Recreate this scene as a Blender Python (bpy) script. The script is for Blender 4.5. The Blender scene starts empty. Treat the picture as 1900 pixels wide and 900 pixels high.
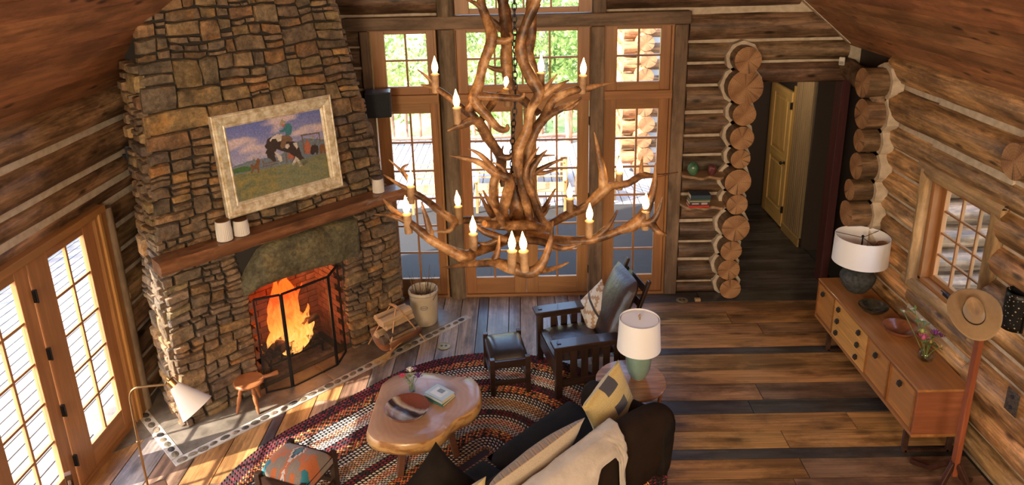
import bpy, bmesh, math, random
from mathutils import Vector, Matrix, noise
R = math.radians
C = bpy.context.scene.collection
scene = bpy.context.scene
# ---------------- camera, world, sun, lights, exposure ----------------
cam = bpy.data.objects.new('camera', bpy.data.cameras.new('camera')); C.objects.link(cam)
scene.camera = cam
cam.data.sensor_width = 36; cam.data.lens = 1314.27 / 1900 * 36
cam.data.shift_y = -(450 - 289.65) / 1900
cam.data.clip_start = .05; cam.data.clip_end = 200
cam.matrix_world = Matrix(((0.999717, 0.0211, 0.010986, 0), (0.00426, 0.295598, -0.955303, 0),
                           (-0.023404, 0.955079, 0.295425, 4.3178), (0, 0, 0, 1)))
w = bpy.data.worlds.new('world'); scene.world = w; w.use_nodes = True
nt = w.node_tree; bg = nt.nodes['Background']
sky = nt.nodes.new('ShaderNodeTexSky'); sky.sky_type = 'NISHITA'; sky.sun_disc = False
sky.sun_elevation = R(52); sky.sun_rotation = R(220); sky.air_density = 1.0; sky.dust_density = 2.0
nt.links.new(sky.outputs[0], bg.inputs[0]); bg.inputs[1].default_value = 1.9
def light(name, kind, loc, energy, col=(1, 1, 1), size=1, sizey=None, target=None, direction=None):
    L = bpy.data.lights.new(name, kind); L.energy = energy; L.color = col
    if kind == 'AREA':
        L.shape = 'RECTANGLE'; L.size = size; L.size_y = sizey or size
    elif kind == 'SUN': L.angle = R(size)
    else: L.shadow_soft_size = size
    o = bpy.data.objects.new(name, L); C.objects.link(o); o.location = loc
    if target is not None: direction = Vector(target) - Vector(loc)
    if direction is not None: o.rotation_euler = Vector(direction).to_track_quat('-Z', 'Y').to_euler()
    return o
light('sun', 'SUN', (0, 0, 10), 17.0, (1, .92, .80), 0.8, direction=(.74, .36, -.68))
# added fill lamps before the closed rear wall, standing in for unseen windows
light('gable_fill', 'AREA', (1.9, -2.6, 3.9), 330, (1, .78, .55), 2.2, 1.8, target=(-1.5, 7, 1.6))
light('loft_fill', 'AREA', (-1.9, -2.6, 3.9), 560, (1, .77, .50), 2.0, 1.8, target=(3.6, 6, 1.2))
scene.view_settings.view_transform = 'Standard'; scene.view_settings.look = 'None'
scene.view_settings.gamma = 1; scene.view_settings.use_curve_mapping = False
scene.view_settings.exposure = 0.0

# ---------------- helpers ----------------
rnd = random.Random(7)
def U(a, b): return rnd.uniform(a, b)
class MB:
    def __init__(s): s.v = []; s.f = []; s.c = []; s.M = None; s.col = None
    def add(s, vs, fs):
        o = len(s.v)
        if s.M is not None: vs = [s.M @ Vector(p) for p in vs]
        s.v.extend([tuple(p) for p in vs]); s.f.extend([tuple(i + o for i in f) for f in fs])
        if s.col is not None: s.c.extend([s.col] * len(vs))
        return s
    def box(s, x0, x1, y0, y1, z0, z1):
        return s.add([(x0,y0,z0),(x1,y0,z0),(x1,y1,z0),(x0,y1,z0),(x0,y0,z1),(x1,y0,z1),(x1,y1,z1),(x0,y1,z1)],
            [(0,3,2,1),(4,5,6,7),(0,1,5,4),(1,2,6,5),(2,3,7,6),(3,0,4,7)])
    def bar(s, a, b, w, h, up=(0,0,1)):
        a = Vector(a); b = Vector(b); t = (b - a).normalized(); u = Vector(up)
        x = t.cross(u)
        if x.length < 1e-4: x = t.cross(Vector((0,1,0)))
        x.normalize(); y = x.cross(t); vs = []
        for p in (a, b):
            for sx, sy in ((-1,-1),(1,-1),(1,1),(-1,1)): vs.append(p + x*(sx*w/2) + y*(sy*h/2))
        return s.add(vs, [(0,1,2,3),(7,6,5,4),(0,4,5,1),(1,5,6,2),(2,6,7,3),(3,7,4,0)])
    def tube(s, pts, rad, n=8, cap=True, squash=1.0, closed=False):
        pts = [Vector(p) for p in pts]
        if not hasattr(rad, '__len__'): rad = [rad] * len(pts)
        up = Vector((0,0,1)); vs = []; fs = []; m = len(pts); px = None
        for i, p in enumerate(pts):
            if closed: t = pts[(i+1) % m] - pts[i-1]
            else: t = pts[min(i+1, m-1)] - pts[max(i-1, 0)]
            t.normalize()
            if px is None:
                px = t.cross(up)
                if px.length < 1e-3: px = t.cross(Vector((0,1,0)))
            px = (px - t * px.dot(t)).normalized(); py = t.cross(px)
            for k in range(n):
                a = 2*math.pi*k/n; vs.append(p + px*(math.cos(a)*rad[i]) + py*(math.sin(a)*rad[i]*squash))
        for i in range(m if closed else m-1):
            j = (i+1) % m
            for k in range(n):
                l = (k+1) % n; fs.append((i*n+k, j*n+k, j*n+l, i*n+l)[::-1])
        if cap and not closed: fs.append(tuple(range(n))[::1]); fs.append(tuple((m-1)*n+k for k in range(n))[::-1])
        return s.add(vs, fs)
    def lathe(s, prof, n=24, c=(0,0,0), cap=True):
        vs = []; fs = []; m = len(prof)
        for r, z in prof:
            for k in range(n):
                a = 2*math.pi*k/n; vs.append((c[0]+r*math.cos(a), c[1]+r*math.sin(a), c[2]+z))
        for i in range(m-1):
            for k in range(n):
                l = (k+1) % n; fs.append((i*n+k, i*n+l, (i+1)*n+l, (i+1)*n+k))
        if cap: fs.append(tuple(range(n))[::-1]); fs.append(tuple((m-1)*n+k for k in range(n)))
        return s.add(vs, fs)
    def prism(s, poly, z0, z1):
        n = len(poly)
        return s.add([(p[0],p[1],z0) for p in poly] + [(p[0],p[1],z1) for p in poly],
            [tuple(range(n))[::-1], tuple(range(n, 2*n))] + [(i, (i+1)%n, (i+1)%n+n, i+n) for i in range(n)])
    def grid(s, fn, nu, nv, closed_u=False):
        vs = [fn(i/(nu - (0 if closed_u else 1)), j/(nv-1)) for j in range(nv) for i in range(nu)]; fs = []
        for j in range(nv-1):
            for i in range(nu if closed_u else nu-1):
                k = (i+1) % nu; fs.append((j*nu+i, j*nu+k, (j+1)*nu+k, (j+1)*nu+i))
        return s.add(vs, fs)
    def mesh(s, name, mat, smooth=True, ang=40):
        me = bpy.data.meshes.new(name); me.from_pydata(s.v, [], s.f)
        if mat: me.materials.append(mat)
        if s.c:
            at = me.color_attributes.new('Col', 'FLOAT_COLOR', 'POINT')
            at.data.foreach_set('color', [x for c in s.c for x in (c[0], c[1], c[2], 1)])
        bm = bmesh.new(); bm.from_mesh(me); bmesh.ops.recalc_face_normals(bm, faces=bm.faces); bm.to_mesh(me); bm.free()
        if smooth:
            me.shade_smooth(); me.set_sharp_from_angle(angle=R(ang))
        return me
    def build(s, name, mat, parent=None, loc=(0,0,0), rot=(0,0,0), smooth=True, ang=40, bevel=0, subd=0, col=None, kind=None, label=None, recalc=True):
        o = bpy.data.objects.new(name, s.mesh(name, mat, smooth, ang)); C.objects.link(o)
        o.location = loc; o.rotation_euler = rot
        if parent is not None: o.parent = parent
        if bevel:
            b = o.modifiers.new('bevel', 'BEVEL'); b.width = bevel; b.segments = 2; b.limit_method = 'ANGLE'; b.angle_limit = R(35)
        if subd:
            m = o.modifiers.new('subd', 'SUBSURF'); m.levels = subd; m.render_levels = subd
        if col: o.color = (*col, 1)
        if kind: o['kind'] = kind
        if label: o['label'] = label
        return o
def tag(o, label=None, cat=None, group=None, kind=None):
    if label: o['label'] = label
    if cat: o['category'] = cat
    if group: o['group'] = group
    if kind: o['kind'] = kind
    return o
def thing(name, label, cat, loc=(0,0,0), rz=0, group=None):
    o = bpy.data.objects.new(name, None); C.objects.link(o); o.location = loc; o.rotation_euler = (0,0,rz)
    o.empty_display_size = .1
    return tag(o, label, cat, group)
def struct(name, parent=None):
    o = bpy.data.objects.new(name, None); C.objects.link(o); o['kind'] = 'structure'
    if parent is not None: o.parent = parent
    return o
def copy_obj(o, parent, loc, rot=None, col=None, scale=None):
    c = o.copy(); C.objects.link(c); c.parent = parent; c.location = loc
    if rot is not None: c.rotation_euler = rot
    if col: c.color = (*col, 1)
    if scale is not None: c.scale = scale
    return c
def catmull(pts, k=4):
    out = []; n = len(pts)
    for i in range(n-1):
        p0 = pts[max(i-1,0)]; p1 = pts[i]; p2 = pts[i+1]; p3 = pts[min(i+2,n-1)]
        for j in range(k):
            t = j/k
            out.append(tuple(.5*((2*b)+(-a+c)*t+(2*a-5*b+4*c-d)*t*t+(-a+3*b-3*c+d)*t**3) for a,b,c,d in zip(p0,p1,p2,p3)))
    out.append(tuple(pts[-1])); return out

# ---------------- materials ----------------
class NT:
    def __init__(s, name):
        s.m = bpy.data.materials.new(name); s.m.use_nodes = True; s.t = s.m.node_tree
        s.p = s.t.nodes['Principled BSDF']
    def n(s, typ, inp=None, **kw):
        nd = s.t.nodes.new('ShaderNode' + typ)
        for k, v in kw.items(): setattr(nd, k, v)
        for k, v in (inp or {}).items():
            if isinstance(v, bpy.types.NodeSocket): s.t.links.new(v, nd.inputs[k])
            else: nd.inputs[k].default_value = v
        return nd
    def mix(s, fac, a, b, blend='MIX'):
        nd = s.n('Mix', data_type='RGBA', blend_type=blend)
        for i, v in ((0, fac), (6, a), (7, b)):
            if isinstance(v, bpy.types.NodeSocket): s.t.links.new(v, nd.inputs[i])
            else: nd.inputs[i].default_value = v if i == 0 else (*v, 1) if len(v) == 3 else v
        return nd.outputs[2]
    def math(s, op, a, b=0.0):
        nd = s.n('Math', operation=op)
        for i, v in ((0, a), (1, b)):
            if isinstance(v, bpy.types.NodeSocket): s.t.links.new(v, nd.inputs[i])
            else: nd.inputs[i].default_value = v
        return nd.outputs[0]
    def ramp(s, fac, stops, interp='LINEAR'):
        nd = s.n('ValToRGB', {'Fac': fac}); r = nd.color_ramp; r.interpolation = interp
        while len(r.elements) < len(stops): r.elements.new(.5)
        for e, (p, c) in zip(r.elements, stops): e.position = p; e.color = (*c, 1) if len(c) == 3 else c
        return nd.outputs[0]
    def set(s, **kw):
        for k, v in kw.items():
            k = {'base':'Base Color','rough':'Roughness','metal':'Metallic','spec':'Specular IOR Level','emit':'Emission Color','estr':'Emission Strength','trans':'Transmission Weight','coat':'Coat Weight','sheen':'Sheen Weight','alpha':'Alpha','sss':'Subsurface Weight','normal':'Normal','ior':'IOR'}[k]
            if isinstance(v, bpy.types.NodeSocket): s.t.links.new(v, s.p.inputs[k])
            else: s.p.inputs[k].default_value = (*v, 1) if (hasattr(v,'__len__') and len(v) == 3 and 'Color' in k) else v
        return s
    def bump(s, h, strength=.3, dist=.01):
        nd = s.n('Bump', {'Height': h, 'Strength': strength, 'Distance': dist}); s.t.links.new(nd.outputs[0], s.p.inputs['Normal'])
    def coords(s, scale=(1,1,1), rand=True):
        tc = s.n('TexCoord'); v = tc.outputs['Object']
        if rand:
            oi = s.n('ObjectInfo'); r = s.math('MULTIPLY', oi.outputs['Random'], 37.0)
            v = s.n('VectorMath', {0: v, 1: s.n('CombineXYZ', {0: r, 1: r, 2: r}).outputs[0]}, operation='ADD').outputs[0]
        return s.n('Mapping', {'Vector': v, 'Scale': scale}).outputs[0]
def plain(name, col, rough=.6, metal=0, **kw):
    return NT(name).set(base=col, rough=rough, metal=metal, **kw).m
def wood(name, dark=.45, light=1.25, scale=(1.2, 14, 14), rough=.45, knots=.5, col=None, contrast=1.0, bump=.25, spec=.4, stain=.0, coat=0.0, fine=0):
    """grain along local X; tint comes from the object colour"""
    t = NT(name)
    if col: base = t.n('RGB').outputs[0]; base.default_value = (*col, 1)
    else: base = t.n('ObjectInfo').outputs['Color']
    v = t.coords(scale); n1 = t.n('TexNoise', {'Vector': v, 'Scale': 1.0, 'Detail': 6.0, 'Roughness': .65, 'Distortion': .6}).outputs['Fac']
    v2 = t.coords((scale[0]*.4, scale[1]*.12, scale[2]*.12)); n2 = t.n('TexNoise', {'Vector': v2, 'Scale': 2.0, 'Detail': 3.0}).outputs['Fac']
    g = t.math('ADD', t.math('MULTIPLY', n1, .65), t.math('MULTIPLY', n2, .35))
    f = t.ramp(g, [(.34, (dark,)*3), (.5, (.85,)*3), (.66, (light,)*3)])
    c = t.mix(1.0, base, f, 'MULTIPLY')
    if knots:
        v3 = t.coords((scale[0]*2.0, scale[0]*5.5, scale[0]*5.5))
        vo = t.n('TexVoronoi', {'Vector': v3, 'Scale': 1.0}).outputs['Distance']
        k = t.ramp(vo, [(0.0, (0,0,0)), (.10, (.25,)*3), (.2, (1,1,1))])
        c = t.mix(knots, c, t.mix(1.0, c, k, 'MULTIPLY'))
    if stain:
        v4 = t.coords((scale[0]*1.2, scale[0]*3, scale[0]*3)); n4 = t.n('TexNoise', {'Vector': v4, 'Scale': 1.3, 'Detail': 5.0, 'Roughness': .7}).outputs['Fac']
        k = t.ramp(n4, [(.42, (.18,.15,.13)), (.56, (1,1,1))]); c = t.mix(stain, c, t.mix(1.0, c, k, 'MULTIPLY'))
    if fine:
        n5 = t.n('TexNoise', {'Vector': t.coords((scale[0]*2.2, scale[1]*4, scale[2]*4)), 'Scale': 1.0, 'Detail': 5.0, 'Roughness': .7}).outputs['Fac']
        c = t.mix(fine, c, t.mix(1.0, c, t.ramp(n5, [(.38,(.25,.22,.2)),(.5,(.95,)*3),(.65,(1.35,)*3)]), 'MULTIPLY'))
    t.set(base=c, rough=rough, spec=spec, coat=coat); t.bump(g, bump, .006)
    return t.m
M = {}
M['log'] = wood('aged_log', .20, 1.75, (1.3, 13, 13), .48, .9, bump=.7, stain=.6, fine=.45)
M['plank'] = wood('reclaimed_plank', .38, 1.4, (.9, 20, 20), .34, .6, bump=.3, stain=.6, spec=.5, fine=.3)
M['ceiling'] = wood('ceiling_board', .5, 1.3, (1.3, 12, 12), .5, .9, bump=.2, stain=.45)
M['timber'] = wood('weathered_timber', .35, 1.4, (1.0, 12, 12), .65, .5, bump=.5, stain=.4)
M['fir'] = wood('door_fir', .7, 1.2, (1.0, 18, 18), .38, .15, bump=.1)
M['furn'] = wood('furniture_wood', .7, 1.2, (1.5, 22, 22), .35, .0, bump=.08, coat=.15)
M['bark'] = wood('rough_bark', .3, 1.4, (2, 8, 8), .8, .3, bump=.9, stain=.6)
def endgrain():
    t = NT('log_end'); v = t.coords((1,1,1), False)
    # rings around the local X axis
    wv = t.n('TexWave', {'Vector': v, 'Scale': 14.0, 'Distortion': 2.0, 'Detail': 2.0, 'Detail Scale': 2.0}, wave_type='RINGS', rings_direction='X').outputs['Fac']
    ns = t.n('TexNoise', {'Vector': v, 'Scale': 6.0, 'Detail': 4.0}).outputs['Fac']
    c = t.mix(wv, (.36,.19,.085), (.42,.23,.105)); c = t.mix(t.ramp(ns, [(.35,(0,0,0)),(.65,(1,1,1))]), t.mix(1.0, c, (.6,.5,.42), 'MULTIPLY'), c)
    s = t.n('SeparateXYZ', {0: v}); an = t.math('ARCTAN2', s.outputs[2], s.outputs[1]); rnd_ = t.math('MULTIPLY', t.n('ObjectInfo').outputs['Random'], 20.0)
    cr = t.n('TexNoise', {'W': t.math('ADD', t.math('MULTIPLY', an, 1.3), rnd_), 'Scale': 1.0, 'Detail': 1.0}, noise_dimensions='1D').outputs['Fac']
    c = t.mix(t.ramp(cr, [(.49,(0,0,0)),(.5,(.85,)*3),(.51,(0,0,0))]), c, (.05,.025,.012))
    t.set(base=c, rough=.7); t.bump(wv, .15, .003); return t.m
M['end'] = endgrain()
def chink():
    t = NT('chinking'); v = t.coords((1,1,1)); n = t.n('TexNoise', {'Vector': v, 'Scale': 14.0, 'Detail': 5.0}).outputs['Fac']
    t.set(base=t.ramp(n, [(.3,(.42,.33,.24)),(.7,(.60,.50,.38))]), rough=.9); t.bump(n, .3, .01); return t.m
M['chink'] = chink()
def stone():
    t = NT('ledge_stone'); v = t.coords((1,1,1)); base = t.n('ObjectInfo').outputs['Color']
    n1 = t.n('TexNoise', {'Vector': v, 'Scale': 5.0, 'Detail': 8.0, 'Roughness': .68}).outputs['Fac']
    n2 = t.n('TexNoise', {'Vector': v, 'Scale': 22.0, 'Detail': 6.0, 'Roughness': .7}).outputs['Fac']
    n3 = t.n('TexNoise', {'Vector': v, 'Scale': 3.2, 'Detail': 4.0}).outputs['Fac']
    c = t.mix(1.0, base, t.ramp(n1, [(.3,(.36,.34,.33)),(.5,(.85,.83,.80)),(.7,(1.6,1.45,1.2))]), 'MULTIPLY')
    c = t.mix(1.0, c, t.ramp(n2, [(.35,(.55,.55,.55)),(.6,(1.1,1.1,1.1))]), 'MULTIPLY')
    c = t.mix(t.ramp(n3, [(.54,(0,0,0)),(.66,(.55,.55,.55))]), c, t.mix(1.0, c, (1.5,1.1,.6), 'MULTIPLY'))
    t.set(base=c, rough=.8, spec=.35)
    t.bump(t.math('ADD', n1, t.math('MULTIPLY', n2, .35)), 1.0, .035); return t.m
M['stone'] = stone()
M['mortar'] = plain('dark_joint', (.03,.026,.022), .95)
M['blackiron'] = plain('black_iron', (.02,.02,.022), .45, .6)
M['brass'] = plain('aged_brass', (.62,.40,.18), .3, 1)
M['black'] = plain('black_plastic', (.015,.02,.03), .35)
def glass_thin(name, tint=(1,1,1)):
    t = NT(name); tr = t.n('BsdfTransparent', {'Color': (*tint,1)}); gl = t.n('BsdfGlossy', {'Roughness': .02})
    lw = t.n('LayerWeight', {'Blend': .5}).outputs['Facing']; fr = t.math('ADD', t.math('MULTIPLY', t.math('POWER', lw, 5.0), .5), .025); mx = t.n('MixShader', {0: fr, 1: tr.outputs[0], 2: gl.outputs[0]})
    t.t.links.new(mx.outputs[0], t.t.nodes['Material Output'].inputs[0]); return t.m
M['pane'] = glass_thin('window_glass')
M['glass'] = glass_thin('clear_glass', (.96,.98,.96))
def noisy(name, c1, c2, scale=8, rough=.8, bump=.2, dist=.01, metal=0, **kw):
    t = NT(name); n = t.n('TexNoise', {'Vector': t.coords(), 'Scale': float(scale), 'Detail': 6.0, 'Roughness': .65}).outputs['Fac']
    t.set(base=t.ramp(n, [(.35, c1), (.65, c2)]), rough=rough, metal=metal, **kw); t.bump(n, bump, dist); return t.m
def vcol(name, rough=.8, bump=0, **kw):
    t = NT(name); a = t.n('VertexColor', layer_name='Col'); c = a.outputs[0]
    n = t.n('TexNoise', {'Vector': t.coords(), 'Scale': 60.0, 'Detail': 3.0}).outputs['Fac']
    c = t.mix(1.0, c, t.ramp(n, [(.3,(.75,)*3),(.7,(1.15,)*3)]), 'MULTIPLY')
    t.set(base=c, rough=rough, **kw)
    if bump: t.bump(n, bump, .005)
    return t.m

# ---------------- structure ----------------
YB, XL, XR, EAVE, SLOPE = 8.05, -3.73, 3.77, 3.08, .863
LOGC = [(.30,.17,.085), (.34,.20,.10), (.25,.14,.075), (.28,.17,.10)]
def jc(c, a=.12):
    k = 1 + U(-a, a); return tuple(max(0, x*k*(1+U(-.04,.04))) for x in c)
def log(parent, p0, p1, r, col=None, n=14, name='log', ends=False, mat=None, lump=.05, flat=None):
    p0 = Vector(p0); p1 = Vector(p1); L = (p1-p0).length; m = max(2, int(L/.22)); sd = U(0, 99)
    mb = MB(); pts = []; vs = []
    for i in range(m+1):
        x = L*i/m
        for k in range(n):
            a = 2*math.pi*k/n
            q = 1 + lump*noise.noise((x*1.6+sd, math.cos(a)*1.2, math.sin(a)*1.2)) + lump*.6*noise.noise((x*5+sd, math.cos(a)*3, math.sin(a)*3))
            vs.append((x, math.cos(a)*r*q, math.sin(a)*r*q))
    fs = [(i*n+k, (i+1)*n+k, (i+1)*n+(k+1)%n, i*n+(k+1)%n) for i in range(m) for k in range(n)]
    cut = len(fs); fs += [tuple(range(n)), tuple(m*n+k for k in range(n))[::-1]]
    mb.add(vs, fs)
    d = (p1-p0).normalized(); rot = d.to_track_quat('X', 'Z').to_euler()
    o = mb.build(name, mat or M['log'], parent, p0, rot, col=col or jc(rnd.choice(LOGC)))
    o.data.materials.append(M['end'])
    if ends:
        for p in o.data.polygons:
            if len(p.vertices) == n: p.material_index = 1; p.use_smooth = False
    return o
def roofx(z): return 3.75 - max(0, z-EAVE)/SLOPE

# --- floor ---
floor = struct('floor')
MB().box(-3.9, 4.6, -3, 11.2, -.25, -.035).build('subfloor', M['mortar'], floor)
PT = [(.44,.22,.085), (.52,.27,.10), (.34,.18,.085), (.27,.16,.10), (.46,.23,.085)]
PG = [(.30,.245,.21), (.36,.29,.24), (.40,.29,.21), (.26,.21,.185), (.40,.27,.17)]  # grey planks, lightened to paint in the window gloss near the back doors
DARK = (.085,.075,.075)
def plank(x0, x1, y0, y1, col, along):
    g = .0035; L = (x1-x0) if along == 'x' else (y1-y0); W = (y1-y0) if along == 'x' else (x1-x0)
    z = U(-.002, .002)
    b = MB().box(-L/2+g, L/2-g, -W/2+g, W/2-g, -.034, z)
    b.build('plank', M['plank'], floor, ((x0+x1)/2, (y0+y1)/2, 0), (0, 0, 0 if along == 'x' else math.pi/2), smooth=False, bevel=.0025, col=jc(col))
XS = .72
ys = [3.0,3.26,3.5,3.74,3.96,4.2,4.42,4.62,4.81,5.04,5.17,5.40,5.64,5.85,6.11,6.34,6.63,6.76,7.01,7.26,7.52,7.76,8.02,8.3,8.56,8.8,9.05,9.3,9.56,9.8,10.05,10.3,10.56,10.8,11.1]
for a, b in zip(ys, ys[1:]):
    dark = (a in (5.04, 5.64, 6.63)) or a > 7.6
    x = XS; xe = 3.75 if b <= 8.05 else 4.0
    if a >= 8.02: x = 2.6
    while x < xe - .01:
        x2 = min(xe, x + U(1.3, 3.2))
        if xe - x2 < .7: x2 = xe
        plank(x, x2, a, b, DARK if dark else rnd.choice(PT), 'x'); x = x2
xs = [-3.74,-3.50,-3.22,-2.92,-2.66,-2.40,-2.30,-2.06,-1.84,-1.60,-1.38,-1.16,-.97,-.75,-.54,-.42,-.17,-.03,.18,.40,.56,XS]
for a, b in zip(xs, xs[1:]):
    y = 2.6
    while y < 8.0:
        y2 = min(8.02, y + U(1.0, 2.6))
        if 8.02 - y2 < .5: y2 = 8.02
        c = DARK if (a in (-2.40, -.54) or rnd.random() < .05) else rnd.choice(PG if (b > -1.2 and y2 > 6.2) or rnd.random() < .3 else PT)
        plank(a, b, y, y2, c, 'y'); y = y2

# --- log walls ---
wb = struct('wall_back')
m = MB()   # chinking slab behind the logs, with openings left for doors and hall
for x0, x1, z0, z1 in [(-3.9,-1.76,-.1,3.35), (1.93,2.62,-.1,3.35), (2.62,3.95,2.68,3.35), (-3.9,-.76,3.49,4.9), (.93,3.95,3.49,4.9), (-3.9,3.95,4.9,6.6), (-3.9,3.95,3.35,3.49)]:
    m.box(x0, x1, YB+.045, YB+.22, z0, z1)
m.build('chinking', M['chink'], wb, smooth=False)
zr = [-.03,.105,.425,.659,.939,1.29,1.531,1.782,2.021,2.305,2.631,2.885,3.131,3.462]
def blog(x0, x1, z0, z1, col=None):
    r = (z1-z0)/2 + .002; log(wb, (x0, YB+.12-max(0,.15-r)*.8, (z0+z1)/2), (x1, YB+.12-max(0,.15-r)*.8, (z0+z1)/2), r, col)
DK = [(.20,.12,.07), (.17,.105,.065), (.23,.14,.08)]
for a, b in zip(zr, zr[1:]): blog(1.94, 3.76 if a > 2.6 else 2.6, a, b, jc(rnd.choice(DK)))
zl = [0,.3,.6,.9,1.2,1.5,1.8,2.1,2.4,2.66,2.915,3.162,3.34]
for a, b in zip(zl, zl[1:]): blog(-3.75, -1.80, a, b, jc(rnd.choice(DK)))
for a, b in zip([3.50,3.85,4.2,4.55,4.9,5.25,5.6,5.95], [3.85,4.2,4.55,4.9,5.25,5.6,5.95,6.2]):
    xm = roofx(a) - .1
    if a < 4.8:
        blog(-xm, -.80, a, b, jc(rnd.choice(DK))); blog(.97, xm, a, b, jc(rnd.choice(DK)))
    else: blog(-xm, xm, a, b, jc(rnd.choice(DK)))
# crossing logs of the hall wall whose cut ends stick out into the room
ends = [(2.54,2.956,.15),(2.545,2.643,.2),(2.552,2.334,.132),(2.542,2.059,.14),(2.549,1.802,.115),(2.53,1.532,.155),(2.537,1.257,.125),(2.543,.954,.165),(2.516,.65,.128),(2.504,.402,.134),(2.541,.14,.13)]
for x, z, r in ends:
    y0 = 7.8 + U(-.02,.02)
    log(wb, (x, y0, z), (x, 11.0, z), r, jc((.22,.13,.07)), n=18, ends=True, name='crossing_log', lump=.03)
    mb = MB(); n = 9; R1 = r+.045
    a0 = U(0, 1); vs = []
    for (yy, rr) in ((0,R1), (.1,R1), (.1,r-.01), (0,r-.01)):
        for k in range(n):
            a = a0+2*math.pi*k/n; vs.append((rr*math.cos(a), yy, rr*math.sin(a)))
    fs = [(j*n+k, ((j+1)%4)*n+k, ((j+1)%4)*n+(k+1)%n, j*n+(k+1)%n) for j in range(4) for k in range(n)]
    mb.add(vs, fs).build('chinking_collar', M['chink'], wb, (x, YB-.075, z), smooth=False)

for sg in (-1, 1):
    MB().bar((sg*3.74, YB-.03, 3.10), (sg*.9, YB-.03, 3.10+2.84*SLOPE-.02), .10, .030, up=(SLOPE*-sg,0,1)).build('gable_chinking', M['chink'], wb, smooth=False)
wl = struct('wall_left')
m = MB()
m.box(XL-.2, XL-.02, -3, 2.95, -.1, 3.2); m.box(XL-.2, XL-.02, 5.86, 8.2, -.1, 3.2); m.box(XL-.2, XL-.02, 2.95, 5.86, 2.16, 3.2)
m.build('chinking', M['chink'], wl, smooth=False)
def llog(y0, y1, z0, z1, w=wl, x=XL, sg=-1, col=None, dd=.08):
    r = (z1-z0)/2 + .002; log(w, (x+sg*dd, y0, (z0+z1)/2), (x+sg*dd, y1, (z0+z1)/2), r, col)
for a, b in [(2.795,3.10),(2.475,2.77),(2.265,2.455),(2.10,2.25)]: llog(1.0, 8.1, a, b, col=jc((.30,.17,.085)))
for a, b in zip([0,.2,.47,.76,1.05,1.382,1.613,1.85], [.2,.47,.76,1.05,1.382,1.613,1.85,2.09]):
    llog(5.9, 8.1, a+.005, b-.005); llog(1.0, 2.9, a+.005, b-.005)
log(wl, (XL+.02, 5.885, 0), (XL+.02, 5.885, 2.1), .055, (.26,.18,.11), name='door_post', mat=M['timber'])

wr = struct('wall_right')
m = MB()
m.box(XR+.19, 6.6, 7.06, 7.14, -.1, 3.1); m.box(XR+.03, XR+.2, -3, 5.15, -.1, 3.2); m.box(XR+.03, XR+.2, 6.24, 7.15, -.1, 3.2); m.box(XR+.01, XR+.2, 5.15, 6.24, -.1, 1.04); m.box(XR+.01, XR+.2, 5.15, 6.24, 2.2, 3.2)
m.build('chinking', M['chink'], wr, smooth=False)
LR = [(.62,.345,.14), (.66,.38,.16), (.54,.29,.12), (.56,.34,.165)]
def rlog(y0, y1, z00, z01, z10, z11, col=None):
    """z00..z01 at the far end y1, z10..z11 at the near end y0"""
    r = ((z01-z00)+(z11-z10))/4 - .005
    log(wr, (XR+.075, y0, (z10+z11)/2), (XR+.075, y1, (z00+z01)/2), r, col or jc(rnd.choice(LR)), lump=.07)
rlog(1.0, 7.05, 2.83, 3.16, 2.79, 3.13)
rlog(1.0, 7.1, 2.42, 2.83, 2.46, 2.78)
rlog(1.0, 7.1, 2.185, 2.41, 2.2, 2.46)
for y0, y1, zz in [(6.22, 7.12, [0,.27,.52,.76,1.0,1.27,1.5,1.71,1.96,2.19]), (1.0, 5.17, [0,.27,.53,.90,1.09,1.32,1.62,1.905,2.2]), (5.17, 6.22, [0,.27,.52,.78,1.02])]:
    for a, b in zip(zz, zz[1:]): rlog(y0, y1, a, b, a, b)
# crossing logs at the far end of the right wall
for z, r in [(2.835,.15),(2.515,.155),(2.233,.12),(1.954,.14),(1.695,.115),(1.428,.142),(1.15,.13),(.88,.14),(.6,.13),(.34,.13),(.1,.11)]:
    y = 7.03
    log(wr, (3.47+U(-.03,.03) if z > 1.3 else 3.72, y, z), (6.6, y, z), r, jc((.22,.13,.07)), n=18, ends=True, name='crossing_log', lump=.04)
    mb = MB(); n = 9; R1 = r+.05; vs = []; a0 = U(0,1)
    for (xx, rr) in ((0,R1), (.12,R1), (.12,r-.01), (0,r-.01)):
        for k in range(n):
            a = a0+2*math.pi*k/n; vs.append((xx, rr*math.cos(a), rr*math.sin(a)))
    mb.add(vs, [(j*n+k, j*n+(k+1)%n, ((j+1)%4)*n+(k+1)%n, ((j+1)%4)*n+k) for j in range(4) for k in range(n)]).build('chinking_collar', M['chink'], wr, (3.66, y, z), smooth=False)
log(wr, (3.5, 4.80, 2.715), (4.3, 4.80, 2.715), .135, (.36,.22,.1), n=20, ends=True, name='crossing_log', lump=.04)
# gnarled header over the hall's side opening
log(wr, (3.62, 6.95, 2.74), (3.80, 8.12, 2.80), .12, (.24,.15,.09), lump=.22, name='header_log', mat=M['bark'])

# rear wall, behind the camera
m = MB().box(-3.9, 3.9, -3.2, -3.0, -.1, 6.6); o = m.build('wall_rear', M['timber'], None, smooth=False, col=(.25,.16,.09)); o['kind'] = 'structure'

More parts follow.
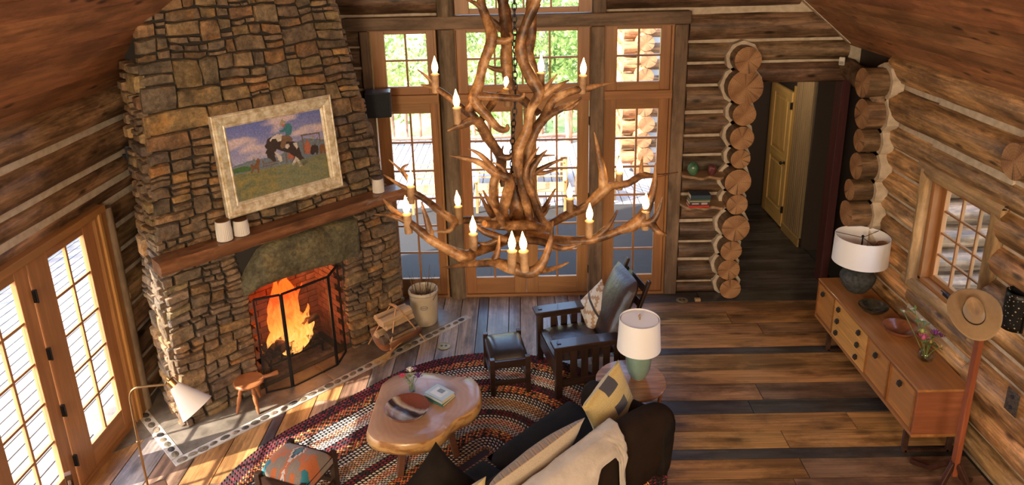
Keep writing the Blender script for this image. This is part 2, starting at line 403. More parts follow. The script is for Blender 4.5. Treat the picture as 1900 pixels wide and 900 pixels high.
# --- ceiling ---
cl = struct('ceiling'); CB = [(.40,.165,.07), (.44,.19,.08), (.37,.15,.065), (.46,.21,.095)]
ang = math.atan(SLOPE); SL = 3.78/math.cos(ang); nb = 26; bw = SL/nb
base = MB().box(-5.6, 5.6, -bw/2+.003, bw/2-.003, 0, .03).mesh('ceiling_board', M['ceiling'], False)
for sg in (-1, 1):
    for i in range(nb):
        t = (i+.5)*bw; x = sg*(3.78 - t*math.cos(ang)); z = EAVE-.026 + t*math.sin(ang)
        o = bpy.data.objects.new('ceiling_board', base); C.objects.link(o); o.parent = cl
        o.location = (x, 2.6, z + U(-.002,.002)); o.color = (*jc(rnd.choice(CB)), 1)
        o.rotation_euler = (Matrix.Rotation(sg*ang, 4, 'Y') @ Matrix.Rotation(math.pi/2, 4, 'Z')).to_euler()
m = MB()
for sg in (-1, 1):
    m.add([(sg*4.2,-3.1,EAVE-.31), (0,-3.1,EAVE+.05+3.8*SLOPE), (0,8.7,EAVE+.05+3.8*SLOPE), (sg*4.2,8.7,EAVE-.31),
           (sg*4.2,-3.1,EAVE-.16), (0,-3.1,EAVE+.2+3.8*SLOPE), (0,8.7,EAVE+.2+3.8*SLOPE), (sg*4.2,8.7,EAVE-.16)],
          [(0,1,2,3),(4,7,6,5),(0,4,5,1),(1,5,6,2),(2,6,7,3),(3,7,4,0)])
m.build('roof_deck', M['mortar'], cl, smooth=False)

# --- timber frame round the garden doors ---
TM = (.22,.14,.085)
tf = struct('trim_1')
m = MB().bar((-1.95, YB+.02, 3.42), (1.94, YB+.02, 3.42), .22, .145); m.build('beam', M['timber'], tf, smooth=False, bevel=.012, col=TM)
def postlog(x, z0, z1, r, y=YB-.02, nm='round_post'): log(tf, (x, y, z0), (x, y, z1), r, (.24,.165,.10), name=nm, mat=M['timber'], lump=.09)
postlog(-.80, 0, 3.345, .105); postlog(-.80, 3.49, 4.95, .10)
for x, w_, z0, z1 in [(.905,.16,0,3.345), (1.84,.15,0,3.345), (-1.72,.10,0,3.345), (.92,.15,3.49,4.95)]:
    mb = MB(); L = z1-z0; mb.box(0, L, -w_/2, w_/2, -.11, .09)
    mb.build('square_post', M['timber'], tf, (x, YB+.0, z0), (0, -math.pi/2, 0), smooth=False, bevel=.015, col=TM).rotation_euler = Matrix(((0,0,-1),(0,1,0),(1,0,0))).transposed().to_euler() if False else (0, -math.pi/2, math.pi/2)
FIR = (.38,.175,.065)
def frame_part(parent, name, x0, x1, z0, z1, y0, y1, col=FIR, mat='fir', bevel=.004, vert=None):
    """a box whose grain runs along its long side; x/z are in the wall plane"""
    w_ = x1-x0; h = z1-z0; c = ((x0+x1)/2, (y0+y1)/2, (z0+z1)/2)
    if vert is None: vert = h > w_
    if vert: return MB().box(-h/2, h/2, -(y1-y0)/2, (y1-y0)/2, -w_/2, w_/2).build(name, M[mat], parent, c, (0, -math.pi/2, 0), smooth=False, bevel=bevel, col=jc(col,.06))
    return MB().box(-w_/2, w_/2, -(y1-y0)/2, (y1-y0)/2, -h/2, h/2).build(name, M[mat], parent, c, smooth=False, bevel=bevel, col=jc(col,.06))
def glazed(parent, x0, x1, z0, z1, gx0, gx1, gz0, gz1, nc, nr, y=0.0, th=.045, mr=.011):
    """leaf: stiles, rails, muntins and panes, in a local frame (x, z) with y depth"""
    for a, b in ((x0, gx0), (gx1, x1)): frame_part(parent, 'stile', a, b, z0, z1, y-th/2, y+th/2)
    for a, b in ((z0, gz0), (gz1, z1)): frame_part(parent, 'rail', gx0, gx1, a, b, y-th/2+.002, y+th/2-.002, vert=False)
    for i in range(1, nc):
        x = gx0+(gx1-gx0)*i/nc; frame_part(parent, 'muntin', x-mr, x+mr, gz0, gz1, y-.014, y+.014, bevel=.002, vert=True)
    for j in range(1, nr):
        z = gz0+(gz1-gz0)*j/nr; frame_part(parent, 'muntin', gx0, gx1, z-mr, z+mr, y-.013, y+.013, bevel=.002, vert=False)
    for i in range(nc):
        for j in range(nr):
            a = gx0+(gx1-gx0)*i/nc; b = gx0+(gx1-gx0)*(i+1)/nc; c = gz0+(gz1-gz0)*j/nr; d = gz0+(gz1-gz0)*(j+1)/nr
            MB().box(a, b, y-.002, y+.002, c, d).build('pane', M['pane'], parent, smooth=False)
def hinge(parent, x, y, z): MB().box(-.012,.012,-.015,.012,-.05,.05).tube([(0,-.018,-.055),(0,-.018,.055)], .008, 6).build('hinge', M['blackiron'], parent, (x, y, z), smooth=False)
YG = YB
leafs = [(-1.655,-.945,-1.508,-1.031), (-.70,.048,-.577,-.10), (.052,.815,.199,.68), (1.0,1.735,1.129,1.62)]
for i, (a, b, g0, g1) in enumerate(leafs):
    d = struct('door_%d' % (i+1))
    glazed(d, a, b, .03, 2.50, g0, g1, .248, 2.377, 2, 6, y=YG)
    d.location = (0, 0, 0)
    hx = {0: b+.01, 1: a-.012, 2: b+.012, 3: a-.012}[i]
    for z in (.35, 1.3, 2.25): hinge(d, hx, YG-.03, z)
tr = struct('trim_2')
for x0, x1, z0, z1 in [(-.945,-.70,-.02,3.36), (.82,.995,-.02,3.36), (-1.80,-1.66,-.02,3.36), (1.74,1.95,-.02,3.36), (-.80,-.69,3.48,4.95), (.835,.98,3.48,4.95)]:
    frame_part(tr, 'backing_board', x0, x1, z0, z1, YB+.062, YB+.10, vert=True)
for a, b, z0, z1 in [(-1.69,-.92,2.50,2.60), (-.72,.84,2.50,2.60), (.98,1.77,2.50,2.60), (-1.69,-.92,3.335,3.36), (-.72,.84,3.335,3.36), (.98,1.77,3.335,3.36),
                     (-1.69,-.92,-.02,.03), (-.72,.84,-.02,.03), (.98,1.77,-.02,.03)]:
    frame_part(tr, 'rail', a, b, z0, z1, YG-.06, YG+.06, vert=False)
for x in (-1.68, -.93, -.71, .835, .985, 1.75): frame_part(tr, 'casing', x-.014, x+.014, 0, 3.35, YG-.055, YG+.055)
for i, (a, b, g0, g1, nc) in enumerate([(-1.66,-.945,-1.508,-1.031,2), (-.695,.82,-.577,.68,4), (1.0,1.735,1.129,1.62,2)]):
    d = struct('window_%d' % (i+1)); glazed(d, a, b, 2.60, 3.335, g0, g1, 2.698, 3.298, nc, 2, y=YG)
d = struct('window_4'); glazed(d, -.695, .84, 3.50, 4.8, -.534, .69, 3.565, 4.7, 4, 4, y=YG)

# --- left wall doors (local x runs along world y) ---
dl = struct('trim_3'); dl.location = (XL+.0, 0, 0); dl.rotation_euler = (0, 0, math.pi/2)
for a, b in ((5.66, 5.83), (3.02, 3.10)): frame_part(dl, 'casing', a, b, 0, 2.12, -.05, .10)
frame_part(dl, 'casing', 5.70, 5.735, 0, 2.10, -.07, -.04, col=(.62,.32,.1))
frame_part(dl, 'head_casing', 3.02, 5.83, 2.085, 2.15, -.06, .10, vert=False)
frame_part(dl, 'sill', 3.02, 5.83, -.03, .03, -.04, .12, vert=False)
for i, (a, b, g0, g1) in enumerate([(3.11,3.955,3.27,3.80), (3.965,4.795,4.182,4.658), (4.81,5.655,5.04,5.516)]):
    d = struct('door_%d' % (i+5)); d.location = (XL+.0, 0, 0); d.rotation_euler = (0, 0, math.pi/2)
    glazed(d, a, b, .03, 2.08, g0, g1, .252, 1.998, 2, 5, y=0)
    if i == 2:
        for z in (.3, .78, 1.3, 1.8): hinge(d, 4.80, -.0+.0, z); 
for ob in [o for o in C.objects if o.name.startswith('hinge') and o.parent and o.parent.name.startswith('door_7')]:
    ob.location.y = -.03

# --- right window ---
wn = struct('window_5'); wn.location = (XR, 0, 0); wn.rotation_euler = (0, 0, math.pi/2)
LW = (.52,.33,.16)
for a, b, z0, z1, v in [(5.14,5.24,1.02,2.2,True), (6.14,6.25,1.02,2.2,True), (5.10,6.29,2.12,2.26,False), (5.10,6.29,1.0,1.12,False)]:
    L = (z1-z0) if v else (b-a); W_ = (b-a) if v else (z1-z0)
    mb = MB(); nn = int(L/.1)
    mb.grid(lambda u, q: (L*(q-.5), (.06+.012*noise.noise((q*6+a*7, math.cos(u*6.283), 3)))*math.sin(u*6.283), (W_/2+.012*noise.noise((q*6+z0*9, math.sin(u*6.283), 1)))*math.cos(u*6.283)), 10, nn, True)
    mb.build('log_casing', M['timber'], wn, ((a+b)/2, .02, (z0+z1)/2), (0, -math.pi/2, 0) if v else (0,0,0), col=LW)
for a, b, z0, z1 in [(5.24,5.27,1.12,2.12), (6.09,6.14,1.12,2.12)]: frame_part(wn, 'jamb', a, b, z0, z1, -.16, -.0)
for z0, z1 in [(1.11,1.15), (2.09,2.13)]: frame_part(wn, 'jamb', 5.24, 6.14, z0, z1, -.16, .0, vert=False)
sash = struct('sash', wn)
del sash['kind']
glazed(wn, 5.27, 6.09, 1.15, 2.10, 5.33, 6.03, 1.2, 2.05, 3, 4, y=-.10, mr=.009)
bpy.data.objects.remove(sash)
MB().box(-.05,.05,-.02,.02,-.012,.012).bar((.02,-.01,.0),(.06,.03,.03),.012,.008).build('latch', M['blackiron'], wn, (5.68, -.02, 1.165), smooth=False)

# --- hall beyond the opening ---
hw = struct('wall_hall')
DKP = plain('unlit_hall_tone', (.05,.035,.03), .8)  # near-black colour paints in the shade of the unlit hall and side room
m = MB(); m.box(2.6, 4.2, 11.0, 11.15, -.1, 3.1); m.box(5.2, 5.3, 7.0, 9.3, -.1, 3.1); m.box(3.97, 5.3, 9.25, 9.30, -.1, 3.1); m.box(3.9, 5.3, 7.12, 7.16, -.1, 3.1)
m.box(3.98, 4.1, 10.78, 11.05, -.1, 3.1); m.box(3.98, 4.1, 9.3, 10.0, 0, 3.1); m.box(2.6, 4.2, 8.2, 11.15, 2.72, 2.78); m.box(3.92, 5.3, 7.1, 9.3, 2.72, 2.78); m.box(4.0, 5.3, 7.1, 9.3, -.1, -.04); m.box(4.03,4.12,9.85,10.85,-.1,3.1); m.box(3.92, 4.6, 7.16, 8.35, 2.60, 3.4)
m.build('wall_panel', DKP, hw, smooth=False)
m = MB().box(2.56, 2.62, 8.25, 11.1, -.1, 2.8); m.build('chinking', M['chink'], hw, smooth=False)
BD = (.36,.25,.15)
for i in range(9):
    y = 9.30 + i*.065
    frame_part(hw, 'beadboard', 3.94, 3.975, .12, 2.72, y+.003, y+.062, col=BD, vert=True)
MB().box(-.32,.32,-.012,.012,-.06,.06).build('baseboard', M['fir'], hw, (3.93, 9.6, .06), (0,0,math.pi/2), smooth=False, col=(.5,.33,.15))
MB().box(-.006,.006,-.06,.06,-.035,.035).build('switch_plate', plain('switch_ivory', (.35,.30,.24), .5), hw, (5.18, 8.6, 1.2), smooth=False)
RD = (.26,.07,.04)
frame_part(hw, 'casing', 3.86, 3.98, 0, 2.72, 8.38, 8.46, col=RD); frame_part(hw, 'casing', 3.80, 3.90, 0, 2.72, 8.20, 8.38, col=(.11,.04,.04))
hd = struct('door_8'); hd.location = (3.97, 0, 0); hd.rotation_euler = (0,0,math.pi/2)
PN = (.72,.46,.17); y0, y1 = 9.97, 10.76
for a, b in ((y0, y0+.11), (y1-.11, y1)): frame_part(hd, 'stile', a, b, .02, 2.10, 0, .045, col=PN)
for a, b in ((.02,.25), (.98,1.12), (1.98,2.10)): frame_part(hd, 'rail', y0+.11, y1-.11, a, b, .001, .044, col=PN, vert=False)
for a, b in ((.25,.98), (1.12,1.98)):
    frame_part(hd, 'door_panel', y0+.11, y1-.11, a, b, .012, .03, col=PN, vert=True)
    frame_part(hd, 'door_panel', y0+.16, y1-.16, a+.05, b-.05, .02, .042, col=PN, vert=True, bevel=.012)
MB().lathe([(.0,0),(.026,.002),(.026,.008),(.01,.012),(.01,.04),(.022,.045),(.028,.058),(.02,.072),(0,.075)], 14).build('door_knob', M['blackiron'], hd, (y0+.06, .045, 1.02), (-math.pi/2,0,0))
for a, b in ((y0-.1, y0-.01), (y1+.01, y1+.1)): frame_part(hd, 'casing', a, b, 0, 2.2, 0, .03, col=(.62,.38,.13))
for z in (.3,1.9): hinge(hd, y0-.005, .05, z)
light('hall_fill', 'AREA', (3.1, 9.3, 2.66), 9, (1,.80,.50), .25, direction=(.35,.25,-1))  # added lamp to brighten the hall door, no fixture known

# ---------------- fireplace ----------------
H2 = math.sqrt(.5)
def W(s, o, z=0.0): return Vector(((s+o)*H2, (s-o)*H2, z))
FS, FO = 2.95, -6.2          # base point of the chimney breast in (along, outward) coordinates
fp = thing('stone_fireplace', 'large diagonal chimney breast of rough brown ledge stones with open firebox', 'fireplace', W(FS, FO), math.pi/4)
def L(s, o, z): return Vector((s-FS, -(o-FO), z))      # fireplace local frame: X along the face, -Y into the room
def sl(z): return 1.70 + .065*max(0, z-1.3)             # left and right edges of the face
def sr(z): return 4.22 if z < 1.2 else 4.22 - .20*(z-1.2)
core = MB()
def corebox(s0, s1, o0, o1, z0, z1): 
    a = L(s0, o1, z0); b = L(s1, o0, z1); core.box(a.x, b.x, a.y, b.y, z0, z1)
corebox(1.74, 2.45, -6.62, -6.22, 0, 1.2); corebox(3.5, 4.18, -7.4, -6.22, 0, 1.2); corebox(2.40, 3.6, -7.4, -6.82, 0, 1.2)
corebox(2.40, 3.6, -7.3, -6.82, 1.2, 1.5)
core.add([tuple(L(s, o, z)) for z, e in ((1.17, 0), (4.6, 1)) for s, o in ((sl(z)+.04, -6.22), (sr(z)-.04, -6.22), (sr(z)-.04, -7.4), (sl(z)+.04, -6.62))],
   [(0,1,2,3),(4,7,6,5),(0,4,5,1),(1,5,6,2),(2,6,7,3),(3,7,4,0)])
core.build('rubble_core', M['mortar'], fp, smooth=False)
SC = [(.26,.175,.105), (.22,.160,.105), (.29,.20,.115), (.20,.150,.105), (.25,.155,.085), (.31,.22,.12), (.19,.145,.11), (.33,.21,.11)]
def split(r, target, out, asp=2.3):
    a0, b0, a1, b1 = r; w_ = a1-a0; h = b1-b0
    tg = target*rnd.choice((.3,.5,.8,1.1,1.9))
    if (w_*h < tg and w_/h < 4.8 and h < .36) or (w_ < .15 and h < .09) or (h < .06 and w_/h < 5): out.append(r); return
    if w_/h > asp*U(.7,1.5) and w_ > .14:
        m = a0 + w_*U(.32,.68); split((a0,b0,m,b1), target, out, asp); split((m,b0,a1,b1), target, out, asp)
    elif h > .10:
        m = b0 + h*U(.32,.68); split((a0,b0,a1,m), target, out, asp); split((a0,m,a1,b1), target, out, asp)
    else: out.append(r)
def stone_poly(r, warp, gap=.0035):
    a0, b0, a1, b1 = r; pts = []
    def edge(p, q):
        n = max(1, round(math.hypot(q[0]-p[0], q[1]-p[1])/.10))
        return [(p[0]+(q[0]-p[0])*i/n, p[1]+(q[1]-p[1])*i/n) for i in range(n)]
    for p, q in (((a0,b0),(a1,b0)),((a1,b0),(a1,b1)),((a1,b1),(a0,b1)),((a0,b1),(a0,b0))): pts += edge(p, q)
    cx, cy = (a0+a1)/2, (b0+b1)/2; out = []
    hw, hh = (a1-a0)/2, (b1-b0)/2
    for (x, y) in pts:
        dx, dy = x-cx, y-cy
        corner = abs(abs(dx)-hw) < 1e-6 and abs(abs(dy)-hh) < 1e-6
        g = gap + abs(U(0,.003)) + (U(.001,.014) if corner else 0)
        x2 = cx + dx*(1-min(.5, g/hw)); y2 = cy + dy*(1-min(.5, g/hh))
        out.append(warp(x2, y2))
    return out
def stone(parent, poly, to3, h0, name='stone', col=None, back=.05):
    """poly in face coordinates, to3(a, b, h) gives the local 3-D point at height h above the face"""
    n = len(poly); cx = sum(p[0] for p in poly)/n; cy = sum(p[1] for p in poly)/n
    tilt = (U(-.07,.07), U(-.06,.10)); c3 = Vector(to3(cx, cy, 0)); vs = []
    def put(x, y, h): vs.append(Vector(to3(x, y, h)) - c3)
    for x, y in poly: put(x, y, -back)
    for x, y in poly: put(x + U(-.002,.002), y + U(-.002,.002), h0*U(.35,.7))
    for x, y in poly:
        rd = math.hypot(x-cx, y-cy); k = 1-min(.3, .014/rd); X = cx+(x-cx)*k; Y = cy+(y-cy)*k
        put(X, Y, h0 + (X-cx)*tilt[0] + (Y-cy)*tilt[1] + U(-.005,.006))
    put(cx, cy, h0*U(1.0,1.25))
    fs = []
    for i in range(n):
        j = (i+1) % n
        fs += [(i, j, n+j, n+i), (n+i, n+j, 2*n+j, 2*n+i), (2*n+i, 2*n+j, 3*n)]
    fs.append(tuple(range(n))[::-1])
    return MB().add(vs, fs).build(name, M['stone'], parent, c3, ang=32, col=col or jc(rnd.choice(SC), .18))
def wf(a, b): return (a + .022*noise.noise((a*3.1, b*3.1, 1.7)) + .012*noise.noise((a*9, b*9, 4.2)), b + .040*noise.noise((a*2.2, b*2.6, 9.1)) + .012*noise.noise((a*8, b*8, 5.5)))
WID = 2.5
def face3(a, z, h):
    u = a/WID; s = sl(z) + (sr(z)-sl(z))*u
    return L(s, FO+h, z)
# fractions to metres along a nominal 2.5 m face; split works on metres
rects = []
def reg(u0, z0, u1, z1, t): out = []; split((u0*WID, z0, u1*WID, z1), t, out); rects.extend(out)
for a in [(0,0,.298,1.12,.026),(.714,0,1,1.12,.026),(0,1.12,.285,1.66,.026),(.805,1.12,1,1.68,.026),(.285,1.55,.805,1.68,.02),
          (0,1.68,1,2.55,.042),(0,2.55,.55,3.4,.085),(.55,2.55,1,3.4,.055),(0,3.4,1,4.45,.05)]: reg(*a)
allst = [('f', r) for r in rects]
# left return of the chimney
ret = []; split((0, 0, .42, 3.4), .024, ret, 2.0); allst += [('l', r) for r in ret]
ret = []; split((0, 0, .9, 1.7), .03, ret, 2.0); split((0, 1.7, .9, 4.2), .04, ret, 2.0); allst += [('r', r) for r in ret]
def left3(a, z, h): return L(sl(z) - h, FO + .0 - a, z)
def right3(a, z, h): return L(sr(z) + h, FO - a, z)
allst.sort(key=lambda q: -(q[1][2]-q[1][0])*(q[1][3]-q[1][1])*(1 if q[0] != 'r' else .3))
rest = MB()
for i, (k, r) in enumerate(allst):
    poly = stone_poly(r, wf); f3 = {'f': face3, 'l': left3, 'r': right3}[k]
    h0 = U(.012, .045)
    if i < 297: stone(fp, poly, f3, h0)
    else:
        n = len(poly); cx = sum(p[0] for p in poly)/n; cy = sum(p[1] for p in poly)/n; vs = [f3(x,y,-.05) for x,y in poly]+[f3(x,y,h0*.6) for x,y in poly]+[f3(cx+(x-cx)*.85,cy+(y-cy)*.85,h0) for x,y in poly]+[f3(cx,cy,h0*1.1)]
        rest.add(vs, [f for q in range(n) for f in ((q,(q+1)%n,n+(q+1)%n,n+q),(n+q,n+(q+1)%n,2*n+(q+1)%n,2*n+q),(2*n+q,2*n+(q+1)%n,3*n))])
if rest.v: rest.build('small_stones', M['stone'], fp, ang=32, col=(.24,.17,.115), kind='stuff')
# the big lintel slab
lp = [(2.40,1.10),(2.52,1.13),(2.78,1.135),(3.1,1.12),(3.4,1.09),(3.70,1.085),(3.73,1.30),(3.72,1.50),(3.45,1.535),(3.1,1.54),(2.72,1.545),(2.60,1.50),(2.47,1.35),(2.39,1.22)]
lp = lp[:]; LS = []
n = len(lp); cx, cy = 3.06, 1.32; vs = []
for h, k in ((-.12,1),(.03,1),(.07,.93)):
    for s_, z in lp: vs.append(L(cx+(s_-cx)*k+U(-.006,.006), FO+h+U(-.006,.006), cy+(z-cy)*k) - L(cx,FO,cy))
for i in range(n): pass
fs = [f for q in range(n) for f in ((q,(q+1)%n,n+(q+1)%n,n+q),(n+q,n+(q+1)%n,2*n+(q+1)%n,2*n+q))]
inner = [(2.7,1.32),(3.0,1.36),(3.3,1.30),(3.5,1.33)]
vs += [L(cx+(s_-cx)*.5, FO+.085, cy+(z-cy)*.5) - L(cx,FO,cy) for s_, z in lp]; vs.append(L(cx,FO+.08,cy)-L(cx,FO,cy))
fs += [(2*n+q,2*n+(q+1)%n,3*n+(q+1)%n,3*n+q) for q in range(n)] + [(3*n+q,3*n+(q+1)%n,4*n) for q in range(n)]
MB().add(vs, fs).build('lintel_stone', M['stone'], fp, L(cx,FO,cy), ang=60, col=(.17,.155,.095), label='large mossy green-brown lintel slab')
# firebox bricks
brick = MB().box(-.112,.112,-.02,.02,-.032,.032).mesh('brick', None, False)
bm_ = noisy('firebrick', (.13,.05,.03), (.30,.12,.07), 9, .85, .4); brick.materials.append(bm_)
b0 = None
def put_brick(p, rz):
    o = bpy.data.objects.new('brick', brick); C.objects.link(o); o.parent = fp; o.location = p; o.rotation_euler = (0,0,rz); return o
for j in range(19):
    z = .035 + j*.070
    for i in range(5):
        s_ = 2.46 + .115 + i*.235 + (.115 if j % 2 else 0) - .05
        if s_ < 3.5: put_brick(L(s_, -6.79, z), 0)
    for i in range(3):
        o_ = -6.70 + i*.235 - (.1 if j % 2 else 0)
        if z < 1.08 and o_ < -6.28:
            put_brick(L(2.47, o_, z), math.pi/2); put_brick(L(3.48, o_, z), math.pi/2)
MB().box(*[v for v in (2.45-FS, 3.5-FS, .02, .62)], 0, .012).build('firebox_floor', M['mortar'], fp, smooth=False)

# hearth
he = thing('stone_hearth', 'dark flush stone hearth slab edged with pebbles set in pale mortar', 'hearth', W(1.43, -5.72, 0), math.pi/4)
def Lh(s, o, z=0): return (s-1.43, -(o+5.72), z)
def hbox(nm, s0, s1, o0, o1, z1, mat, **k): 
    return MB().box(s0-1.43, s1-1.43, -(o1+5.72), -(o0+5.72), -.03, z1).build(nm, mat, he, smooth=False, bevel=.004, **k)
slabm = noisy('hearth_slab', (.075,.06,.045), (.20,.165,.125), 4, .4, .5, .01)
hbox('slab', 1.54, 3.05, -6.30, -5.83, .006, slabm); hbox('slab', 3.06, 4.75, -6.30, -5.83, .006, slabm); hbox('slab', 1.06, 1.74, -7.1, -6.31, .004, slabm)
mort = noisy('pale_mortar', (.30,.26,.21), (.52,.46,.38), 12, .8, .5, .01)
hbox('mortar_strip', 1.43, 4.85, -5.825, -5.72, .007, mort); hbox('mortar_strip', 1.43, 1.535, -6.75, -5.83, .0075, mort)
peb = []
for q in range(3):
    mb = MB(); mb.lathe([(.052,-.01),(.05,.003),(.036,.009),(.0,.011)], 9, cap=False); peb.append(mb.mesh('pebble', M['stone']))
def pebble(s, o, sc, rz):
    ob = bpy.data.objects.new('pebble', rnd.choice(peb)); C.objects.link(ob); ob.parent = he; ob.location = Lh(s, o, .006)
    ob.scale = (sc, sc*U(.55,.8), 1); ob.rotation_euler = (0,0,rz); ob.color = (*jc(rnd.choice([(.20,.16,.11),(.15,.13,.10),(.26,.20,.14),(.08,.075,.07)]), .2), 1)
s_ = 1.50
while s_ < 4.8: pebble(s_, -5.772+U(-.006,.006), U(.7,1.0), U(-.25,.25)); s_ += U(.088,.108)
o_ = -5.88
while o_ > -6.7: pebble(1.483+U(-.006,.006), o_, U(.7,1.0), math.pi/2+U(-.25,.25)); o_ -= U(.088,.108)

# mantel shelf
mt = thing('mantel_shelf', 'thick live-edge timber mantel shelf across the stone fireplace', 'mantel', W(1.66, -6.15, 1.64), math.pi/4)
mb = MB(); NM = 40
prof = [(0,0),(-.17,0),(-.20,.02),(-.215,.055),(-.205,.095),(-.185,.125),(0,.125)]
vs = []
for i in range(NM+1):
    x = 2.56*i/NM
    for k, (y, z) in enumerate(prof):
        e = .022*noise.noise((x*3.2, k*.7, 1)) + .012*noise.noise((x*9, k, 3)) if 1 <= k <= 5 else 0
        vs.append((x, y - e, z + (.012*noise.noise((x*5, k, 8)) if 2 <= k <= 4 else 0)))
n = len(prof)
fs = [(i*n+k, i*n+(k+1)%n, (i+1)*n+(k+1)%n, (i+1)*n+k) for i in range(NM) for k in range(n)] + [tuple(range(n)), tuple(NM*n+k for k in range(n))[::-1]]
mm = wood('mantel_wood', .4, 1.3, (1.0, 12, 12), .35, .5, stain=.5, bump=.4, coat=.2)
mb.add(vs, fs).build('shelf_board', mm, mt, col=(.30,.13,.06))
mt['category'] = 'mantel'

# ribbed ceramic jars on the mantel
ribm = plain('white_ceramic', (.72,.68,.64), .5); lidm = wood('lid_wood', .7, 1.2, (8, 30, 30), .5, 0, col=(.16,.08,.04))
def jar(s, o, r, h, label, lid=True):
    t = thing('ribbed_jar', label, 'jar', W(s, o, 1.767), 0, 'ribbed white jars on the mantel')
    mb = MB(); N_ = 56
    prof = [(.90,0),(1.0,.02),(1.0,.5),(.95,.93),(.93,1.0),(.80,1.0),(.78,.5)]
    vs = [(r*a*(1+(.03 if k % 2 else -.02)*(1 if j < 4 else 0))*math.cos(6.2832*k/N_), r*a*(1+(.03 if k % 2 else -.02)*(1 if j < 4 else 0))*math.sin(6.2832*k/N_), h*z) for j, (a, z) in enumerate(prof) for k in range(N_)]
    fs = [(j*N_+k, j*N_+(k+1)%N_, (j+1)*N_+(k+1)%N_, (j+1)*N_+k) for j in range(len(prof)-1) for k in range(N_)] + [tuple(range(N_))[::-1]]
    mb.add(vs, fs).build('jar_body', ribm, t)
    if lid: MB().lathe([(0,h*.94),(r*.86,h*.94),(r*.90,h*1.0),(r*.88,h*1.035),(0,h*1.04)], 28, cap=False).build('lid', lidm, t)
    return t
from_z = 1.767
jar(2.265, -6.05, .068, .185, 'tall ribbed white jar with dark wooden lid, leftmost on mantel')
jar(2.425, -6.055, .068, .145, 'squat ribbed white jar with dark wooden lid, beside the tallest jar')
jar(3.93, -6.06, .060, .150, 'ribbed white jar alone at the window end of the mantel')

# painting
pt = thing('framed_painting', 'framed western painting of a rider on a bucking paint horse above the mantel', 'painting', W(2.95, -6.16, 1.93), math.pi/4)
PW, PH = 1.19, .94
pt.rotation_euler = (R(-5), 0, math.pi/4)
pt.location = W(2.915, -6.075, 1.945)
gold = noisy('silver_gilt', (.50,.38,.22), (.92,.85,.70), 16, .38, .15, .004, .25)
fw_ = .125
def frame_side(x0, z0, x1, z1, nx, nz):
    # profile across the moulding, from the outer edge inwards
    pr = [(0,0,.02),(0,0,-.035),(.012,0,-.045),(.022,0,-.035),(.035,0,-.05),(.085,0,-.04),(.098,0,-.028),(.108,0,-.034),(.125,0,-.018),(.125,0,.02)]
    d = Vector((x1-x0, 0, z1-z0)).normalized(); nv = Vector((nx, 0, nz)); a = Vector((x0,0,z0)); b = Vector((x1,0,z1)); vs = []
    for p, sg in ((a, 1), (b, -1)):
        for w_, _, y in pr: vs.append(p + nv*w_ + d*(w_*sg) + Vector((0, y, 0)))
    n = len(pr); return vs, [(k, (k+1)%n, n+(k+1)%n, n+k) for k in range(n)]
for c in ((-PW/2,0,PW/2,0,0,1), (PW/2,0,PW/2,PH,-1,0), (PW/2,PH,-PW/2,PH,0,-1), (-PW/2,PH,-PW/2,0,1,0)):
    vs, fs = frame_side(*c); MB().add(vs, fs).build('frame_side', gold, pt, smooth=False)
